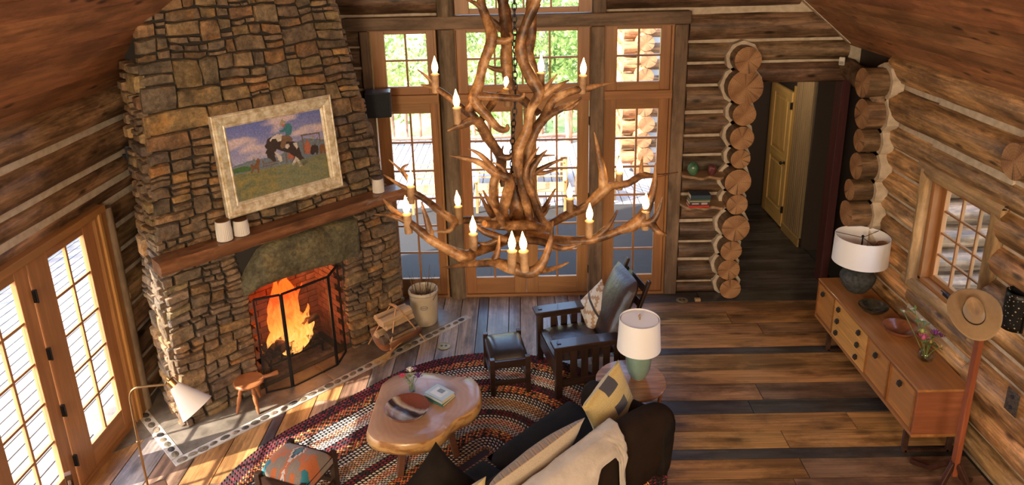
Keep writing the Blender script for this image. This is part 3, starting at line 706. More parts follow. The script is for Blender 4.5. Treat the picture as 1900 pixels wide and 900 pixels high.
PAINT=[
('hill', [(0.001, 0.478), (0.16, 0.506), (0.348, 0.495), (0.471, 0.468), (0.687, 0.613), (0.778, 0.637), (0.993, 0.562), (1.0, 0.369), (0.588, 0.338), (-0.003, 0.374)]),
('tree', [(0.008, 0.447), (0.116, 0.455), (0.191, 0.417), (0.174, 0.376), (0.005, 0.39)]),
('tent', [(0.742, 0.493), (0.807, 0.628), (0.843, 0.493), (0.817, 0.407), (0.751, 0.428)]),
('post', [(0.749, 0.68), (0.764, 0.676), (0.762, 0.425), (0.744, 0.431)]),
('post', [(0.739, 0.699), (0.952, 0.678), (0.955, 0.657), (0.74, 0.677)]),
('post', [(0.94, 0.665), (0.951, 0.666), (0.955, 0.542), (0.944, 0.535)]),
('post', [(0.92, 0.609), (0.931, 0.618), (0.897, 0.528), (0.887, 0.531)]),
('post', [(0.305, 0.477), (0.316, 0.474), (0.314, 0.361), (0.304, 0.364)]),
('post', [(0.312, 0.431), (0.467, 0.423), (0.466, 0.408), (0.313, 0.415)]),
('post', [(0.308, 0.397), (0.464, 0.39), (0.462, 0.376), (0.309, 0.38)]),
('post', [(0.548, 0.498), (0.563, 0.497), (0.559, 0.368), (0.545, 0.369)]),
('tent', [(0.576, 0.485), (0.717, 0.46), (0.71, 0.38), (0.571, 0.405)]),
('bay', [(0.181, 0.446), (0.199, 0.469), (0.238, 0.456), (0.254, 0.51), (0.272, 0.52), (0.284, 0.484), (0.264, 0.408), (0.257, 0.321), (0.241, 0.322), (0.241, 0.376), (0.208, 0.387), (0.185, 0.332), (0.173, 0.341), (0.184, 0.396)]),
('rider2', [(0.199, 0.469), (0.213, 0.524), (0.236, 0.516), (0.236, 0.457), (0.212, 0.425)]),
('hat', [(0.208, 0.533), (0.224, 0.553), (0.236, 0.54), (0.239, 0.519)]),
('dark', [(0.817, 0.407), (0.835, 0.505), (0.875, 0.535), (0.916, 0.48), (0.909, 0.399), (0.89, 0.363), (0.879, 0.408), (0.838, 0.379)]),
('rider2', [(0.846, 0.523), (0.852, 0.594), (0.873, 0.587), (0.876, 0.514)]),
('hat', [(0.845, 0.61), (0.86, 0.643), (0.874, 0.635), (0.877, 0.601)]),
('bay', [(0.921, 0.395), (0.933, 0.496), (0.98, 0.503), (0.996, 0.413), (0.974, 0.346), (0.964, 0.402), (0.935, 0.348)]),
('rider2', [(0.95, 0.512), (0.964, 0.57), (0.985, 0.564), (0.983, 0.502)]),
('hat', [(0.952, 0.57), (0.969, 0.594), (0.988, 0.563)]),
('dark', [(0.348, 0.657), (0.365, 0.667), (0.393, 0.742), (0.443, 0.756), (0.48, 0.775), (0.529, 0.769), (0.55, 0.695), (0.631, 0.64), (0.687, 0.613), (0.709, 0.504), (0.726, 0.395), (0.784, 0.292), (0.721, 0.262), (0.696, 0.363), (0.707, 0.266), (0.678, 0.266), (0.665, 0.374), (0.653, 0.409), (0.61, 0.289), (0.594, 0.32), (0.64, 0.423), (0.588, 0.491), (0.52, 0.533), (0.468, 0.58), (0.45, 0.536), (0.507, 0.467), (0.511, 0.405), (0.485, 0.393), (0.467, 0.419), (0.465, 0.48), (0.44, 0.509), (0.445, 0.416), (0.411, 0.422), (0.387, 0.466), (0.362, 0.494), (0.36, 0.544), (0.344, 0.56), (0.373, 0.6)]),
('white', [(0.443, 0.751), (0.501, 0.777), (0.555, 0.753), (0.526, 0.672), (0.491, 0.672), (0.478, 0.716), (0.443, 0.727), (0.42, 0.69), (0.412, 0.716)]),
('white', [(0.559, 0.608), (0.6, 0.615), (0.61, 0.575), (0.579, 0.545), (0.558, 0.568)]),
('white', [(0.646, 0.609), (0.686, 0.609), (0.698, 0.538), (0.678, 0.514), (0.661, 0.56)]),
('white', [(0.654, 0.419), (0.686, 0.367), (0.707, 0.266), (0.678, 0.266), (0.66, 0.355), (0.614, 0.298), (0.595, 0.319)]),
('white', [(0.437, 0.55), (0.461, 0.532), (0.507, 0.467), (0.508, 0.402), (0.484, 0.393), (0.467, 0.423), (0.461, 0.478)]),
('chaps', [(0.54, 0.738), (0.611, 0.737), (0.656, 0.663), (0.63, 0.63), (0.582, 0.655), (0.555, 0.568), (0.521, 0.567), (0.51, 0.607), (0.534, 0.679)]),
('teal', [(0.526, 0.817), (0.569, 0.819), (0.599, 0.884), (0.647, 0.883), (0.669, 0.831), (0.645, 0.723), (0.589, 0.731), (0.584, 0.781), (0.53, 0.784)]),
('skin', [(0.558, 0.899), (0.581, 0.897), (0.583, 0.865), (0.566, 0.858), (0.556, 0.876)]),
('tent', [(0.567, 0.873), (0.591, 0.886), (0.597, 0.861), (0.573, 0.848)]),
('hat', [(0.541, 0.892), (0.555, 0.928), (0.566, 0.956), (0.583, 0.956), (0.595, 0.929), (0.615, 0.924), (0.607, 0.91), (0.581, 0.901), (0.554, 0.885)]),
]
PCOL = {'hill':(.16,.20,.26),'tree':(.07,.15,.05),'tent':(.42,.13,.08),'post':(.16,.12,.10),'bay':(.20,.09,.04),'rider2':(.16,.20,.24),'hat':(.40,.31,.20),'dark':(.045,.03,.03),'white':(.62,.55,.50),'chaps':(.20,.12,.08),'teal':(.05,.20,.25),'skin':(.50,.26,.16)}
def inside(x, y, poly):
    c = False; j = len(poly)-1
    for i in range(len(poly)):
        xi, yi = poly[i]; xj, yj = poly[j]
        if (yi > y) != (yj > y) and x < (xj-xi)*(y-yi)/(yj-yi)+xi: c = not c
        j = i
    return c
NX, NY = 230, 170
iw, ih = PW-2*fw_+.01, PH-2*fw_+.01
vs = []; cols = []
boxes = [(min(p[0] for p in q), max(p[0] for p in q), min(p[1] for p in q), max(p[1] for p in q)) for _, q in PAINT]
def lerp3(a, b, t): t = min(1, max(0, t)); return tuple(x+(y-x)*t for x, y in zip(a, b))
for j in range(NY):
    for i in range(NX):
        u = i/(NX-1); v = j/(NY-1)
        vs.append((-iw/2+iw*u, 0, ih*v))
        hz = .40 + .02*u + .01*noise.noise((u*5, 0, 0))
        if v > hz:
            c = lerp3((.42,.40,.58), (.13,.17,.50), (v-hz)/.6 + .2*noise.noise((u*3,v*3,2)))
            cl_ = noise.noise((u*2.6+3, v*6-u*1.2, 1)) + .5*noise.noise((u*7, v*13, 4))
            c = lerp3(c, (.62,.50,.56), (cl_-.02)*2.2)
        else:
            g = noise.noise((u*9, v*14, 3)) + .6*noise.noise((u*26, v*34, 5))
            c = lerp3((.30,.24,.08), (.13,.16,.10), .5+g*.8); c = lerp3(c, (.34,.30,.17), (.12-v)*2 + .5*noise.noise((u*5,v*5,7)))
        uu = u + .004*noise.noise((u*40,v*40,1)); vv = v + .004*noise.noise((u*40,v*40,6))
        for (cn, poly), bx in zip(PAINT, boxes):
            if bx[0] <= uu <= bx[1] and bx[2] <= vv <= bx[3] and inside(uu, vv, poly): c = PCOL[cn]
        if v < .36 and .42 < u < .98:
            g = noise.noise((u*16, v*18, 11)); 
            if v < .345 + .05*g: c = lerp3(c, (.20,.22,.14), .6+.6*g)
        k = 1 + .12*noise.noise((u*60, v*60, 2)); cols.append(tuple(x*k for x in c))
mb = MB(); mb.add(vs, [(j*NX+i, j*NX+i+1, (j+1)*NX+i+1, (j+1)*NX+i) for j in range(NY-1) for i in range(NX-1)]); mb.c = cols
mb.build('canvas', vcol('oil_paint', .45, .2), pt, (0, -.012, fw_-.005), smooth=False)
MB().box(-PW/2+.05, PW/2-.05, .0, .018, .05, PH-.05).build('backing_board', M['mortar'], pt, smooth=False)

# fire, grate and logs
fl = thing('fire_grate', 'black iron grate holding the burning logs in the firebox', 'grate', W(2.95, -6.5, .012), math.pi/4)
mb = MB()
for i in range(6): 
    x = -.3+i*.12; mb.tube([(x,-.16,.20),(x,-.14,.12),(x,.16,.12),(x,.18,.22)], .011, 6)
mb.bar((-.32,-.12,.11),(.32,-.12,.11),.02,.02); mb.bar((-.32,.14,.11),(.32,.14,.11),.02,.02); mb.build('bars', M['blackiron'], fl)
for x in (-.3,.3):
    for y in (-.12,.14): MB().box(x-.01,x+.01,y-.01,y+.01,0,.11).build('leg', M['blackiron'], fl, smooth=False)
def emis(name, c1, c2, c3, strength, zs, transp=True):
    t = NT(name); tc = t.n('TexCoord'); sx = t.n('SeparateXYZ', {0: tc.outputs['Object']})
    nz = t.n('TexNoise', {'Vector': t.n('Mapping', {'Vector': tc.outputs['Object'], 'Scale': (9,9,3.5)}).outputs[0], 'Scale': 1.6, 'Detail': 4.0, 'Distortion': 1.2}).outputs['Fac']
    h = t.math('ADD', t.math('MULTIPLY', sx.outputs[2], 1/zs), t.math('MULTIPLY', t.math('SUBTRACT', nz, .5), 1.1))
    c = t.ramp(h, [(0, c1), (.45, c2), (1, c3)])
    em = t.n('Emission', {'Color': c, 'Strength': strength}); tr = t.n('BsdfTransparent')
    lw = t.n('LayerWeight', {'Blend': .35}).outputs['Facing']
    a = t.math('MULTIPLY', t.ramp(nz, [(.36,(0,0,0)),(.55,(1,1,1))]), t.ramp(lw, [(.25,(1,1,1)),(.9,(.0,.0,.0))]))
    mx = t.n('MixShader', {0: a, 1: tr.outputs[0], 2: em.outputs[0]}); t.t.links.new(mx.outputs[0], t.t.nodes['Material Output'].inputs[0]); return t.m
flm = emis('flame', (1,.42,.10), (1,.22,.03), (.7,.05,.005), 4.5, .55)
charm = noisy('charred_wood', (.012,.008,.006), (.11,.05,.03), 12, .9, .8, .02)
ember = NT('ember'); nn = ember.n('TexNoise', {'Vector': ember.coords(), 'Scale': 14.0, 'Detail': 4.0}).outputs['Fac']
ember.set(base=(.02,.01,.008), rough=.9, emit=ember.ramp(nn, [(.5,(0,0,0)),(.62,(1,.22,.03))]), estr=3.0); ember = ember.m
def flog(x, y, z, ln, r, rz, ry, label, mat=charm):
    mb = MB(); pts = [(-ln/2+ln*i/6, .01*math.sin(i*2+x*9), 0) for i in range(7)]
    mb.tube(pts, [r*U(.88,1.08) for _ in pts], 9); o = mb.build('burning_log', mat, None, W(2.95,-6.5,0) + Vector(((x-y)*H2, (x+y)*H2, z)), (0, ry, math.pi/4+rz), ang=50)
    tag(o, label, 'log', 'burning logs in the fireplace'); return o
flog(0,-.06,.20,.58,.052,.12,.05,'charred log at the front of the grate, lowest in the fire'); flog(.02,.08,.20,.60,.055,-.1,0,'ember-glowing log at the back of the grate',ember); flog(-.03,.01,.295,.52,.045,.4,-.12,'charred log lying across the two lowest burning logs'); flog(.12,.0,.36,.42,.04,-.25,-.28,'thin charred log slanting up to the right in the flames'); flog(-.16,-.10,.285,.12,.05,1.5,0,'short charred log end at the left front of the fire')
def flame(x, y, z, h, w_, sd):
    mb = MB(); N_, K = 14, 22
    def f(u, v):
        rr = w_*(math.sin(math.pi*min(1,(v*.9+.10))**.75))*(1-.35*v)*(1+.25*noise.noise((sd, v*4, u*2)))
        if v > .97: rr *= .2
        sw = .10*h*noise.noise((sd*3, v*2.6, 0))*v*2.4; sw2 = .06*h*noise.noise((sd*5, v*2.6, 9))*v*2
        a = u*math.tau; k = 1+.35*noise.noise((math.cos(a)*1.3+sd, math.sin(a)*1.3, v*3.5))
        return (rr*k*math.cos(a)+sw, rr*k*.55*math.sin(a)+sw2, h*v)
    mb.grid(f, N_, K, True); o = mb.build('flame', flm, fireo, (x, y, z)); return o
fireo = thing('fire', 'bright orange flames rising from the logs inside the fireplace', 'fire', W(2.95, -6.5, .20), math.pi/4)
for a in [(.0,0,.02,.86,.13,1.1),(-.12,-.04,.0,.66,.10,2.3),(.12,.03,.02,.62,.10,3.7),(.02,-.08,.0,.52,.12,4.4),(-.20,-.02,-.05,.42,.07,5.9),(.22,0,.02,.36,.08,6.6),(-.05,.09,.02,.76,.12,7.3),(.07,.05,.04,.80,.09,8.8),(.0,-.1,-.06,.2,.16,10.2),(.15,-.08,0,.24,.08,11.2)]: flame(*a)
fo = W(2.97, -6.47, .5); light('fire_glow', 'POINT', fo, 46, (1,.36,.10), .16)
ash = MB(); 
ash.grid(lambda u, v: (-.42+.84*u, -.22+.44*v, .03*max(0,noise.noise((u*6,v*6,1))+.5)*math.sin(u*3.14)*math.sin(v*3.14)+.003), 24, 14); o = ash.build('ash_bed', noisy('ash', (.05,.04,.035),(.16,.13,.12), 20, .95, .6), None, W(2.95,-6.5,.012), (0,0,math.pi/4)); tag(o, 'bed of grey ash and embers under the fire grate', 'ash', kind='stuff')

# fire screen: three hinged mesh panels
fs_ = thing('fire_screen', 'three-panel black mesh fire screen standing before the fire', 'fire screen', W(3.0, -6.03, .008), math.pi/4)
meshm = NT('screen_mesh'); tr = meshm.n('BsdfTransparent'); df = meshm.n('BsdfPrincipled', {'Base Color': (.05,.045,.04,1), 'Roughness': .5, 'Metallic': .5})
mx = meshm.n('MixShader', {0: .30, 1: tr.outputs[0], 2: df.outputs[0]}); meshm.t.links.new(mx.outputs[0], meshm.t.nodes['Material Output'].inputs[0]); meshm = meshm.m
pts_ = [(-.60,.16),(-.29,.0),(.30,-.0),(.44,.20)]; ht = [.98,1.02,1.04,1.10]
pts_ = [(2.46-3.0, .10), (2.70-3.0, .0), (3.22-3.0, .0), (3.43-3.0, .165)]
for i in range(3):
    a = Vector((*pts_[i], 0)); b = Vector((*pts_[i+1], 0)); d = (b-a).normalized(); a += d*.008; b -= d*.008; h = 1.04
    p = MB(); 
    for q, r_ in ((a, a+Vector((0,0,h))), (b, b+Vector((0,0,h))), (a, b), (a+Vector((0,0,h)), b+Vector((0,0,h)))): p.bar(q, r_, .018, .018, up=(0,0,1) if abs((r_-q).z) < .1 else d)
    pf = p.build('panel_frame', M['blackiron'], fs_, smooth=False)
    nrm = Vector((-d.y, d.x, 0))*.002
    MB().add([a+nrm, b+nrm, b+nrm+Vector((0,0,h)), a+nrm+Vector((0,0,h)), a-nrm, b-nrm, b-nrm+Vector((0,0,h)), a-nrm+Vector((0,0,h))], [(0,1,2,3),(7,6,5,4)]).build('mesh_panel', meshm, pf, smooth=False)

# ---------------- rug ----------------
rug = thing('braided_rug', 'large oval braided wool rug in red, black, cream and tan bands', 'rug', W(2.85, -3.9), math.pi/4)
SLc, SRc, RR = 2.42-2.85, 3.4-2.85, 1.555
BANDS = [(.13,'dr'),(.25,'ro'),(.35,'bw'),(.425,'pe'),(.50,'cr'),(.60,'dr'),(.70,'ro'),(.80,'bw'),(.89,'ta'),(.955,'gr'),(1.03,'dr'),(1.11,'bw'),(1.17,'pe'),(1.225,'gr'),(1.36,'ro'),(1.48,'bw'),(9,'ta')]
BC = {'dr':[(.20,.02,.025),(.02,.015,.015),(.12,.015,.03),(.02,.015,.02)], 'ro':[(.45,.10,.04),(.62,.36,.10),(.03,.02,.02),(.52,.18,.06)],
      'bw':[(.62,.56,.46),(.02,.018,.018),(.55,.50,.42),(.03,.03,.03)], 'pe':[(.58,.27,.16),(.62,.33,.21),(.50,.22,.13),(.60,.36,.25)],
      'cr':[(.55,.49,.42),(.60,.54,.48),(.48,.42,.37),(.5,.46,.42)], 'ta':[(.38,.22,.11),(.45,.27,.14),(.30,.17,.09),(.42,.26,.15)], 'gr':[(.34,.33,.29),(.42,.40,.35),(.28,.28,.26),(.45,.42,.38)]}
mb = MB(); mb.box(0,0,0,0,0,0); mb = MB()
N_ = 60; poly = [(SRc+RR*math.cos(a), RR*math.sin(a)) for a in [(-.5+i/N_)*math.pi for i in range(N_+1)]] + [(SLc+RR*math.cos(a), RR*math.sin(a)) for a in [(.5+i/N_)*math.pi for i in range(N_+1)]]
mb.prism(poly, .002, .010); mb.build('rug_base', plain('rug_backing', (.05,.03,.03), .95), rug, smooth=False)
br = MB(); PITCH = .0345; r = RR - PITCH/2; ring = 0
lumpv = [(-1,0,0),(1,0,0),(0,-1,0),(0,1,0),(0,0,1)]
while r > .02:
    dist = RR - r; kind = next(k for lim, k in BANDS if dist < lim); cs = BC[kind]
    per = 2*math.pi*r + 2*(SRc-SLc); nl = int(per/.036)
    for side in (0, 1):
        rr = r + (.25 if side else -.25)*PITCH
        for i in range(nl):
            t = (i + (.5 if side else 0))/nl*per; st = SRc-SLc
            if t < st: x, y, tx, ty = SLc+t, -rr, 1, 0
            elif t < st+math.pi*r: a = -math.pi/2+(t-st)/r; x, y, tx, ty = SRc+rr*math.cos(a), rr*math.sin(a), -math.sin(a), math.cos(a)
            elif t < 2*st+math.pi*r: x, y, tx, ty = SRc-(t-st-math.pi*r), rr, -1, 0
            else: a = math.pi/2+(t-2*st-math.pi*r)/r; x, y, tx, ty = SLc+rr*math.cos(a), rr*math.sin(a), -math.sin(a), math.cos(a)
            sg = .62 if side else -.62; cx, sx = math.cos(sg), math.sin(sg)
            ux, uy = tx*cx-ty*sx, tx*sx+ty*cx; A, B = .0215, .0095
            col = cs[(i*2+side) % len(cs)] if kind in ('dr','ro','bw') else cs[(i*7+ring*3+side) % len(cs)]
            if kind in ('dr','ro') and rnd.random() < .25: col = rnd.choice(cs)
            k = U(1.1,1.5); br.col = tuple(c*k for c in col)
            br.add([(x-ux*A, y-uy*A, .010), (x+ux*A, y+uy*A, .010), (x+uy*B, y-ux*B, .012), (x-uy*B, y+ux*B, .012), (x, y, .021)], [(0,2,4),(2,1,4),(1,3,4),(3,0,4)])
    r -= PITCH; ring += 1
o = br.build('braids', vcol('wool_braid', .95, 0), rug, ang=80, kind='stuff')

# ---------------- cushions ----------------
def cushion_mesh(w_, d_, h, puff=.3, nu=14, nv=14, e=5):
    mb = MB()
    for sg in (-1, 1):
        def f(u, v):
            x = (u*2-1); y = (v*2-1)
            X = math.copysign(abs(x)**.75, x) if False else x
            k = (1-abs(x)**e)*(1-abs(y)**e); b = h/2*(k**.35)*(1-puff + puff*(1-x*x)*(1-y*y)*1.0)
            return (x*w_/2*(1-.03*abs(y)**4), y*d_/2*(1-.03*abs(x)**4), sg*b)
        mb.grid(f, nu, nv)
    return mb
def pillow_mesh(w_, h_, t, n=18):
    mb = MB()
    for sg in (-1, 1):
        def f(u, v):
            x = u*2-1; y = v*2-1; k = max(0, (1-x*x)*(1-y*y))**.42
            px = x*w_/2*(1-.09*(1-y*y)); py = y*h_/2*(1-.09*(1-x*x))
            return (px, py, sg*t/2*k*(1+.10*noise.noise((x*2, y*2, sg*3))))
        mb.grid(f, n, n)
    return mb
def axes_rot(xa, ya):
    xa = Vector(xa).normalized(); ya = Vector(ya); ya = (ya - xa*ya.dot(xa)).normalized(); za = xa.cross(ya)
    return Matrix((xa, ya, za)).transposed().to_euler()
def fabric(name, fn, rough=.9, sheen=.3):
    """fn(t, x, y) builds a colour from local coordinates scaled in metres"""
    t = NT(name); tc = t.n('TexCoord').outputs['Object']; s = t.n('SeparateXYZ', {0: tc}); c = fn(t, s.outputs[0], s.outputs[1], s.outputs[2])
    wv = t.n('TexNoise', {'Vector': tc, 'Scale': 160.0, 'Detail': 2.0}).outputs['Fac']
    c = t.mix(1.0, c, t.ramp(wv, [(.3,(.8,)*3),(.7,(1.12,)*3)]), 'MULTIPLY')
    t.set(base=c, rough=rough, sheen=sheen); t.bump(wv, .3, .003); return t.m
leather_blk = noisy('black_leather', (.012,.011,.013), (.03,.026,.028), 6, .30, .25, .01, spec=.6)
leather_brn = noisy('dark_brown_leather', (.028,.016,.014), (.055,.032,.028), 5, .30, .5, .02, spec=.6)
DKW = (.035,.018,.012); dkw = wood('dark_oak', .6, 1.4, (1.5, 20, 20), .3, 0, bump=.1, coat=.2)

# ---------------- ottomans ----------------
def ottoman(name, label, loc, rz, w_, d_, h, top, mat, cup):
    t = thing(name, label, 'footstool', loc, rz)
    for x in (-1, 1):
        for y in (-1, 1):
            cx, cy = x*(w_/2-.025), y*(d_/2-.025)
            MB().box(cx-.024, cx+.024, cy-.024, cy+.024, 0, h).build('leg', dkw, t, smooth=False, bevel=.004, col=DKW)
    for y in (-1, 1):
        cy = y*(d_/2-.025); MB().box(-w_/2+.05, w_/2-.05, cy-.012, cy+.012, h-.11, h-.03).build('seat_rail', dkw, t, smooth=False, col=DKW)
        MB().box(-w_/2+.05, w_/2-.05, cy-.012, cy+.012, .12, .165).build('stretcher', dkw, t, smooth=False, bevel=.003, col=DKW)
    for x in (-1, 1):
        cx = x*(w_/2-.025); MB().box(cx-.012, cx+.012, -d_/2+.05, d_/2-.05, h-.11, h-.03).build('seat_rail', dkw, t, smooth=False, col=DKW)
        MB().box(cx-.012, cx+.012, -d_/2+.05, d_/2-.05, .12, .165).build('stretcher', dkw, t, smooth=False, bevel=.003, col=DKW)
    mb = MB(); nn = 20
    def f(u, v):
        x = u*2-1; y = v*2-1; k = max(0,(1-abs(x)**6))*max(0,(1-abs(y)**6))
        return (x*(w_/2-.012), y*(d_/2-.045), h-.04 + cup*(k**.5)*(.55+.45*(1-y*y)))
    mb.grid(f, nn, nn)
    mb.add([f(i/(nn-1), 0) for i in range(nn)] + [(f(i/(nn-1), 0)[0], f(i/(nn-1),0)[1], h-.09) for i in range(nn)], [(i, i+1, nn+i+1, nn+i) for i in range(nn-1)])
    mb.add([f(i/(nn-1), 1) for i in range(nn)] + [(f(i/(nn-1), 1)[0], f(i/(nn-1),1)[1], h-.09) for i in range(nn)], [(i, i+1, nn+i+1, nn+i) for i in range(nn-1)])
    mb.add([f(0, i/(nn-1)) for i in range(nn)] + [(f(0, i/(nn-1))[0], f(0, i/(nn-1))[1], h-.09) for i in range(nn)], [(i, i+1, nn+i+1, nn+i) for i in range(nn-1)])
    mb.add([f(1, i/(nn-1)) for i in range(nn)] + [(f(1, i/(nn-1))[0], f(1, i/(nn-1))[1], h-.09) for i in range(nn)], [(i, i+1, nn+i+1, nn+i) for i in range(nn-1)])
    mb.build('cushion', mat, t, ang=60); return t
ottoman('leather_footstool', 'dark wooden footstool with black leather top in front of the armchair', (-.18, 6.235, .0), R(10.2), .40, .54, .42, .05, leather_blk, .085)
def kil(t, x, y, z):
    # central diamond stripe on white, orange and teal blocks beyond
    ax = t.math('ABSOLUTE', x); q = t.math('ADD', ax, t.math('MULTIPLY', t.math('ABSOLUTE', t.math('SUBTRACT', t.math('FRACT', t.math('ADD', t.math('MULTIPLY', y, 3.2), .35)), .5)), .11))
    stripes = t.math('FRACT', t.math('MULTIPLY', y, 26.0)); q = t.math('ADD', q, t.math('MULTIPLY', stripes, .012))
    c = t.ramp(t.math('MULTIPLY', q, 8.0), [(0,(.02,.16,.20)),(.24,(.02,.03,.05)),(.34,(.55,.48,.42)),(.46,(.42,.12,.04)),(.62,(.22,.17,.13)),(.9,(.25,.19,.15))], 'CONSTANT')
    b = t.n('TexVoronoi', {'Vector': t.n('CombineXYZ', {0: t.math('MULTIPLY', ax, 14.0), 1: t.math('MULTIPLY', y, 11.0), 2: 0}).outputs[0], 'Scale': 1.0}, distance='CHEBYCHEV')
    bc = t.ramp(t.n('SeparateColor', {0: b.outputs['Color']}).outputs[0], [(0,(.45,.12,.03)),(.35,(.25,.18,.14)),(.6,(.02,.17,.22)),(.8,(.22,.17,.13))], 'CONSTANT')
    out = t.math('GREATER_THAN', ax, .062); return t.mix(out, c, bc)
kil_m = fabric('kilim_orange_teal', kil)
ottoman('kilim_footstool', 'dark wooden footstool topped with orange and teal kilim', (-1.81, 4.60, .0), R(-21), .46, .44, .42, .05, kil_m, .11)

# ---------------- morris armchair ----------------
ac = thing('slatted_armchair', 'dark slat-sided reclining armchair with brown leather cushions', 'armchair', (.25, 6.257, 0), R(103.4))
def part(nm, mat=dkw, par=None, col=DKW, bevel=.004, **k):
    class _:  # small convenience: part('leg').box(...)
        pass
    mb = MB(); mb._done = lambda: mb.build(nm, mat, par, smooth=False, bevel=bevel, col=col, **k); return mb
def bx(nm, par, x0, x1, y0, y1, z0, z1, mat=dkw, col=DKW, bevel=.004, along=None):
    c = ((x0+x1)/2, (y0+y1)/2, (z0+z1)/2); a, b, d = x1-x0, y1-y0, z1-z0
    if along is None: along = 'xyz'[[a, b, d].index(max(a, b, d))]
    if along == 'x': return MB().box(-a/2,a/2,-b/2,b/2,-d/2,d/2).build(nm, mat, par, c, smooth=False, bevel=bevel, col=col)
    if along == 'y': return MB().box(-b/2,b/2,-a/2,a/2,-d/2,d/2).build(nm, mat, par, c, (0,0,math.pi/2), smooth=False, bevel=bevel, col=col)
    return MB().box(-d/2,d/2,-b/2,b/2,-a/2,a/2).build(nm, mat, par, c, (0,-math.pi/2,0), smooth=False, bevel=bevel, col=col)
for sx in (-1, 1):
    x = sx*.34
    for y in (-.0, -.66): bx('leg', ac, x-.032, x+.032, y-.032, y+.032, 0, .575)
    arm = MB(); arm.add([(x-.075,.06,.575),(x+.075,.06,.575),(x+.075,-.40,.575),(x+.075,-.84,.545),(x-.075,-.84,.545),(x-.075,-.40,.575),
       (x-.075,.06,.603),(x+.075,.06,.603),(x+.075,-.40,.603),(x+.075,-.84,.573),(x-.075,-.84,.573),(x-.075,-.40,.603)],
       [(0,5,2,1),(5,4,3,2),(6,7,8,11),(11,8,9,10),(0,1,7,6),(1,2,8,7),(2,3,9,8),(3,4,10,9),(4,5,11,10),(5,0,6,11)])
    a_ = arm.build('arm', dkw, ac, smooth=False, bevel=.005, col=DKW)
    MB().box(x-.017, x+.017, -.025, .012, .6, .611).build('tenon', dkw, a_, smooth=False, bevel=.003, col=(.02,.01,.008))
    bx('side_rail', ac, x-.013, x+.013, -.63, -.03, .12, .20); bx('side_rail', ac, x-.013, x+.013, -.63, -.03, .50, .56)
    for i in range(5): bx('slat', ac, x-.008, x+.008, -.155-i*.112+.035, -.155-i*.112-.035+.0, .20, .50)
bx('front_rail', ac, -.31, .31, -.015, .015, .20, .36); bx('back_rail', ac, -.31, .31, -.675, -.645, .24, .34)
cushion_mesh(.60, .62, .15, .35).build('seat_cushion', leather_brn, ac, (0, -.30, .385), ang=70)
b0_, b1_ = Vector((0,-.60,.36)), Vector((0,-.90,1.06)); bd = (b1_-b0_).normalized(); ln = (b1_-b0_).length
nv_ = Vector((0, bd.z, -bd.y))
c = (b0_+b1_)/2 + nv_*.065
cushion_mesh(.56, ln+.0, .17, .35).build('back_cushion', leather_brn, ac, c, axes_rot((1,0,0), bd), ang=70)
mb = MB()
for x in (-.27, .27):
    p0_, p1_ = b0_ - nv_*.05 + Vector((x,0,-.08)), b1_ - nv_*.05 + Vector((x,0,.06))
    MB().bar(p0_, p1_, .05, .03, up=(0,1,0)).build('back_post', dkw, ac, smooth=False, bevel=.006, col=DKW)
for i in range(5):
    p = b0_.lerp(b1_, .12+.2*i) - nv_*.055
    MB().bar(p+Vector((-.25,0,0)), p+Vector((.25,0,0)), .075, .014, up=nv_).build('back_slat', dkw, ac, smooth=False, bevel=.003, col=DKW)
def kpil(t, x, y, z):
    ay = t.math('ABSOLUTE', y); zg = t.math('ABSOLUTE', t.math('SUBTRACT', t.math('FRACT', t.math('MULTIPLY', x, 5.0)), .5))
    st = t.math('MULTIPLY', t.math('FLOOR', t.math('MULTIPLY', zg, 8.0)), .028)
    q = t.math('SUBTRACT', ay, st)
    c = t.ramp(t.math('ADD', t.math('MULTIPLY', q, 3.2), .38), [(0,(.42,.10,.07)),(.10,(.60,.54,.46)),(.36,(.40,.25,.15)),(.52,(.62,.56,.48)),(.78,(.38,.23,.13)),(.93,(.55,.50,.42))], 'CONSTANT')
    return t.mix(t.math('LESS_THAN', t.math('ABSOLUTE', t.math('SUBTRACT', y, .02)), .013), c, (.03,.03,.035))
o = pillow_mesh(.42, .42, .15).build('throw_pillow', fabric('kilim_cream_rust', kpil), None, (.755, 6.60, .615), axes_rot(Vector((-.231,.973,0))*.9+Vector((-.0,.0,.35)), Vector((.42,.30,.86))), ang=80)
tag(o, 'cream, tan and rust zigzag pillow leaning in the leather armchair', 'pillow')

# ---------------- coffee table ----------------
OUT = [(-1.30,5.56),(-1.311,5.3),(-1.311,5.02),(-1.30,4.90),(-1.21,4.80),(-1.02,4.755),(-.83,4.77),(-.69,4.86),(-.60,5.03),(-.49,5.12),(-.43,5.20),(-.40,5.33),(-.42,5.52),(-.50,5.63),(-.64,5.665),(-.86,5.72),(-1.07,5.735),(-1.22,5.68)]
ct = thing('coffee_table', 'low live-edge slab coffee table with thick pale rounded rim', 'coffee table', (-.87, 5.22, 0))
op = catmull(OUT + OUT[:1], 4)[:-1]; n = len(op); cx, cy = -.87, 5.22
mb = MB(); vs = []; prof = [(.93,.318),(1.00,.335),(1.035,.37),(1.03,.41),(1.005,.438),(.985,.447),(.80,.45),(.4,.45)]
for k, z in prof:
    for i, (x, y) in enumerate(op):
        kk = k + (.018*noise.noise((x*6, y*6, z*14)) if .33 < z < .44 else 0); vs.append(((x-cx)*kk, (y-cy)*kk, z))
m_ = len(prof); vs.append((0,0,.45)); vs.append((0,0,.318))
fs = [(j*n+i, j*n+(i+1)%n, (j+1)*n+(i+1)%n, (j+1)*n+i) for j in range(m_-1) for i in range(n)] + [((m_-1)*n+i, (m_-1)*n+(i+1)%n, m_*n) for i in range(n)] + [((i+1)%n, i, m_*n+1) for i in range(n)]
t = NT('slab_wood'); v = t.coords((1,1,1), False)
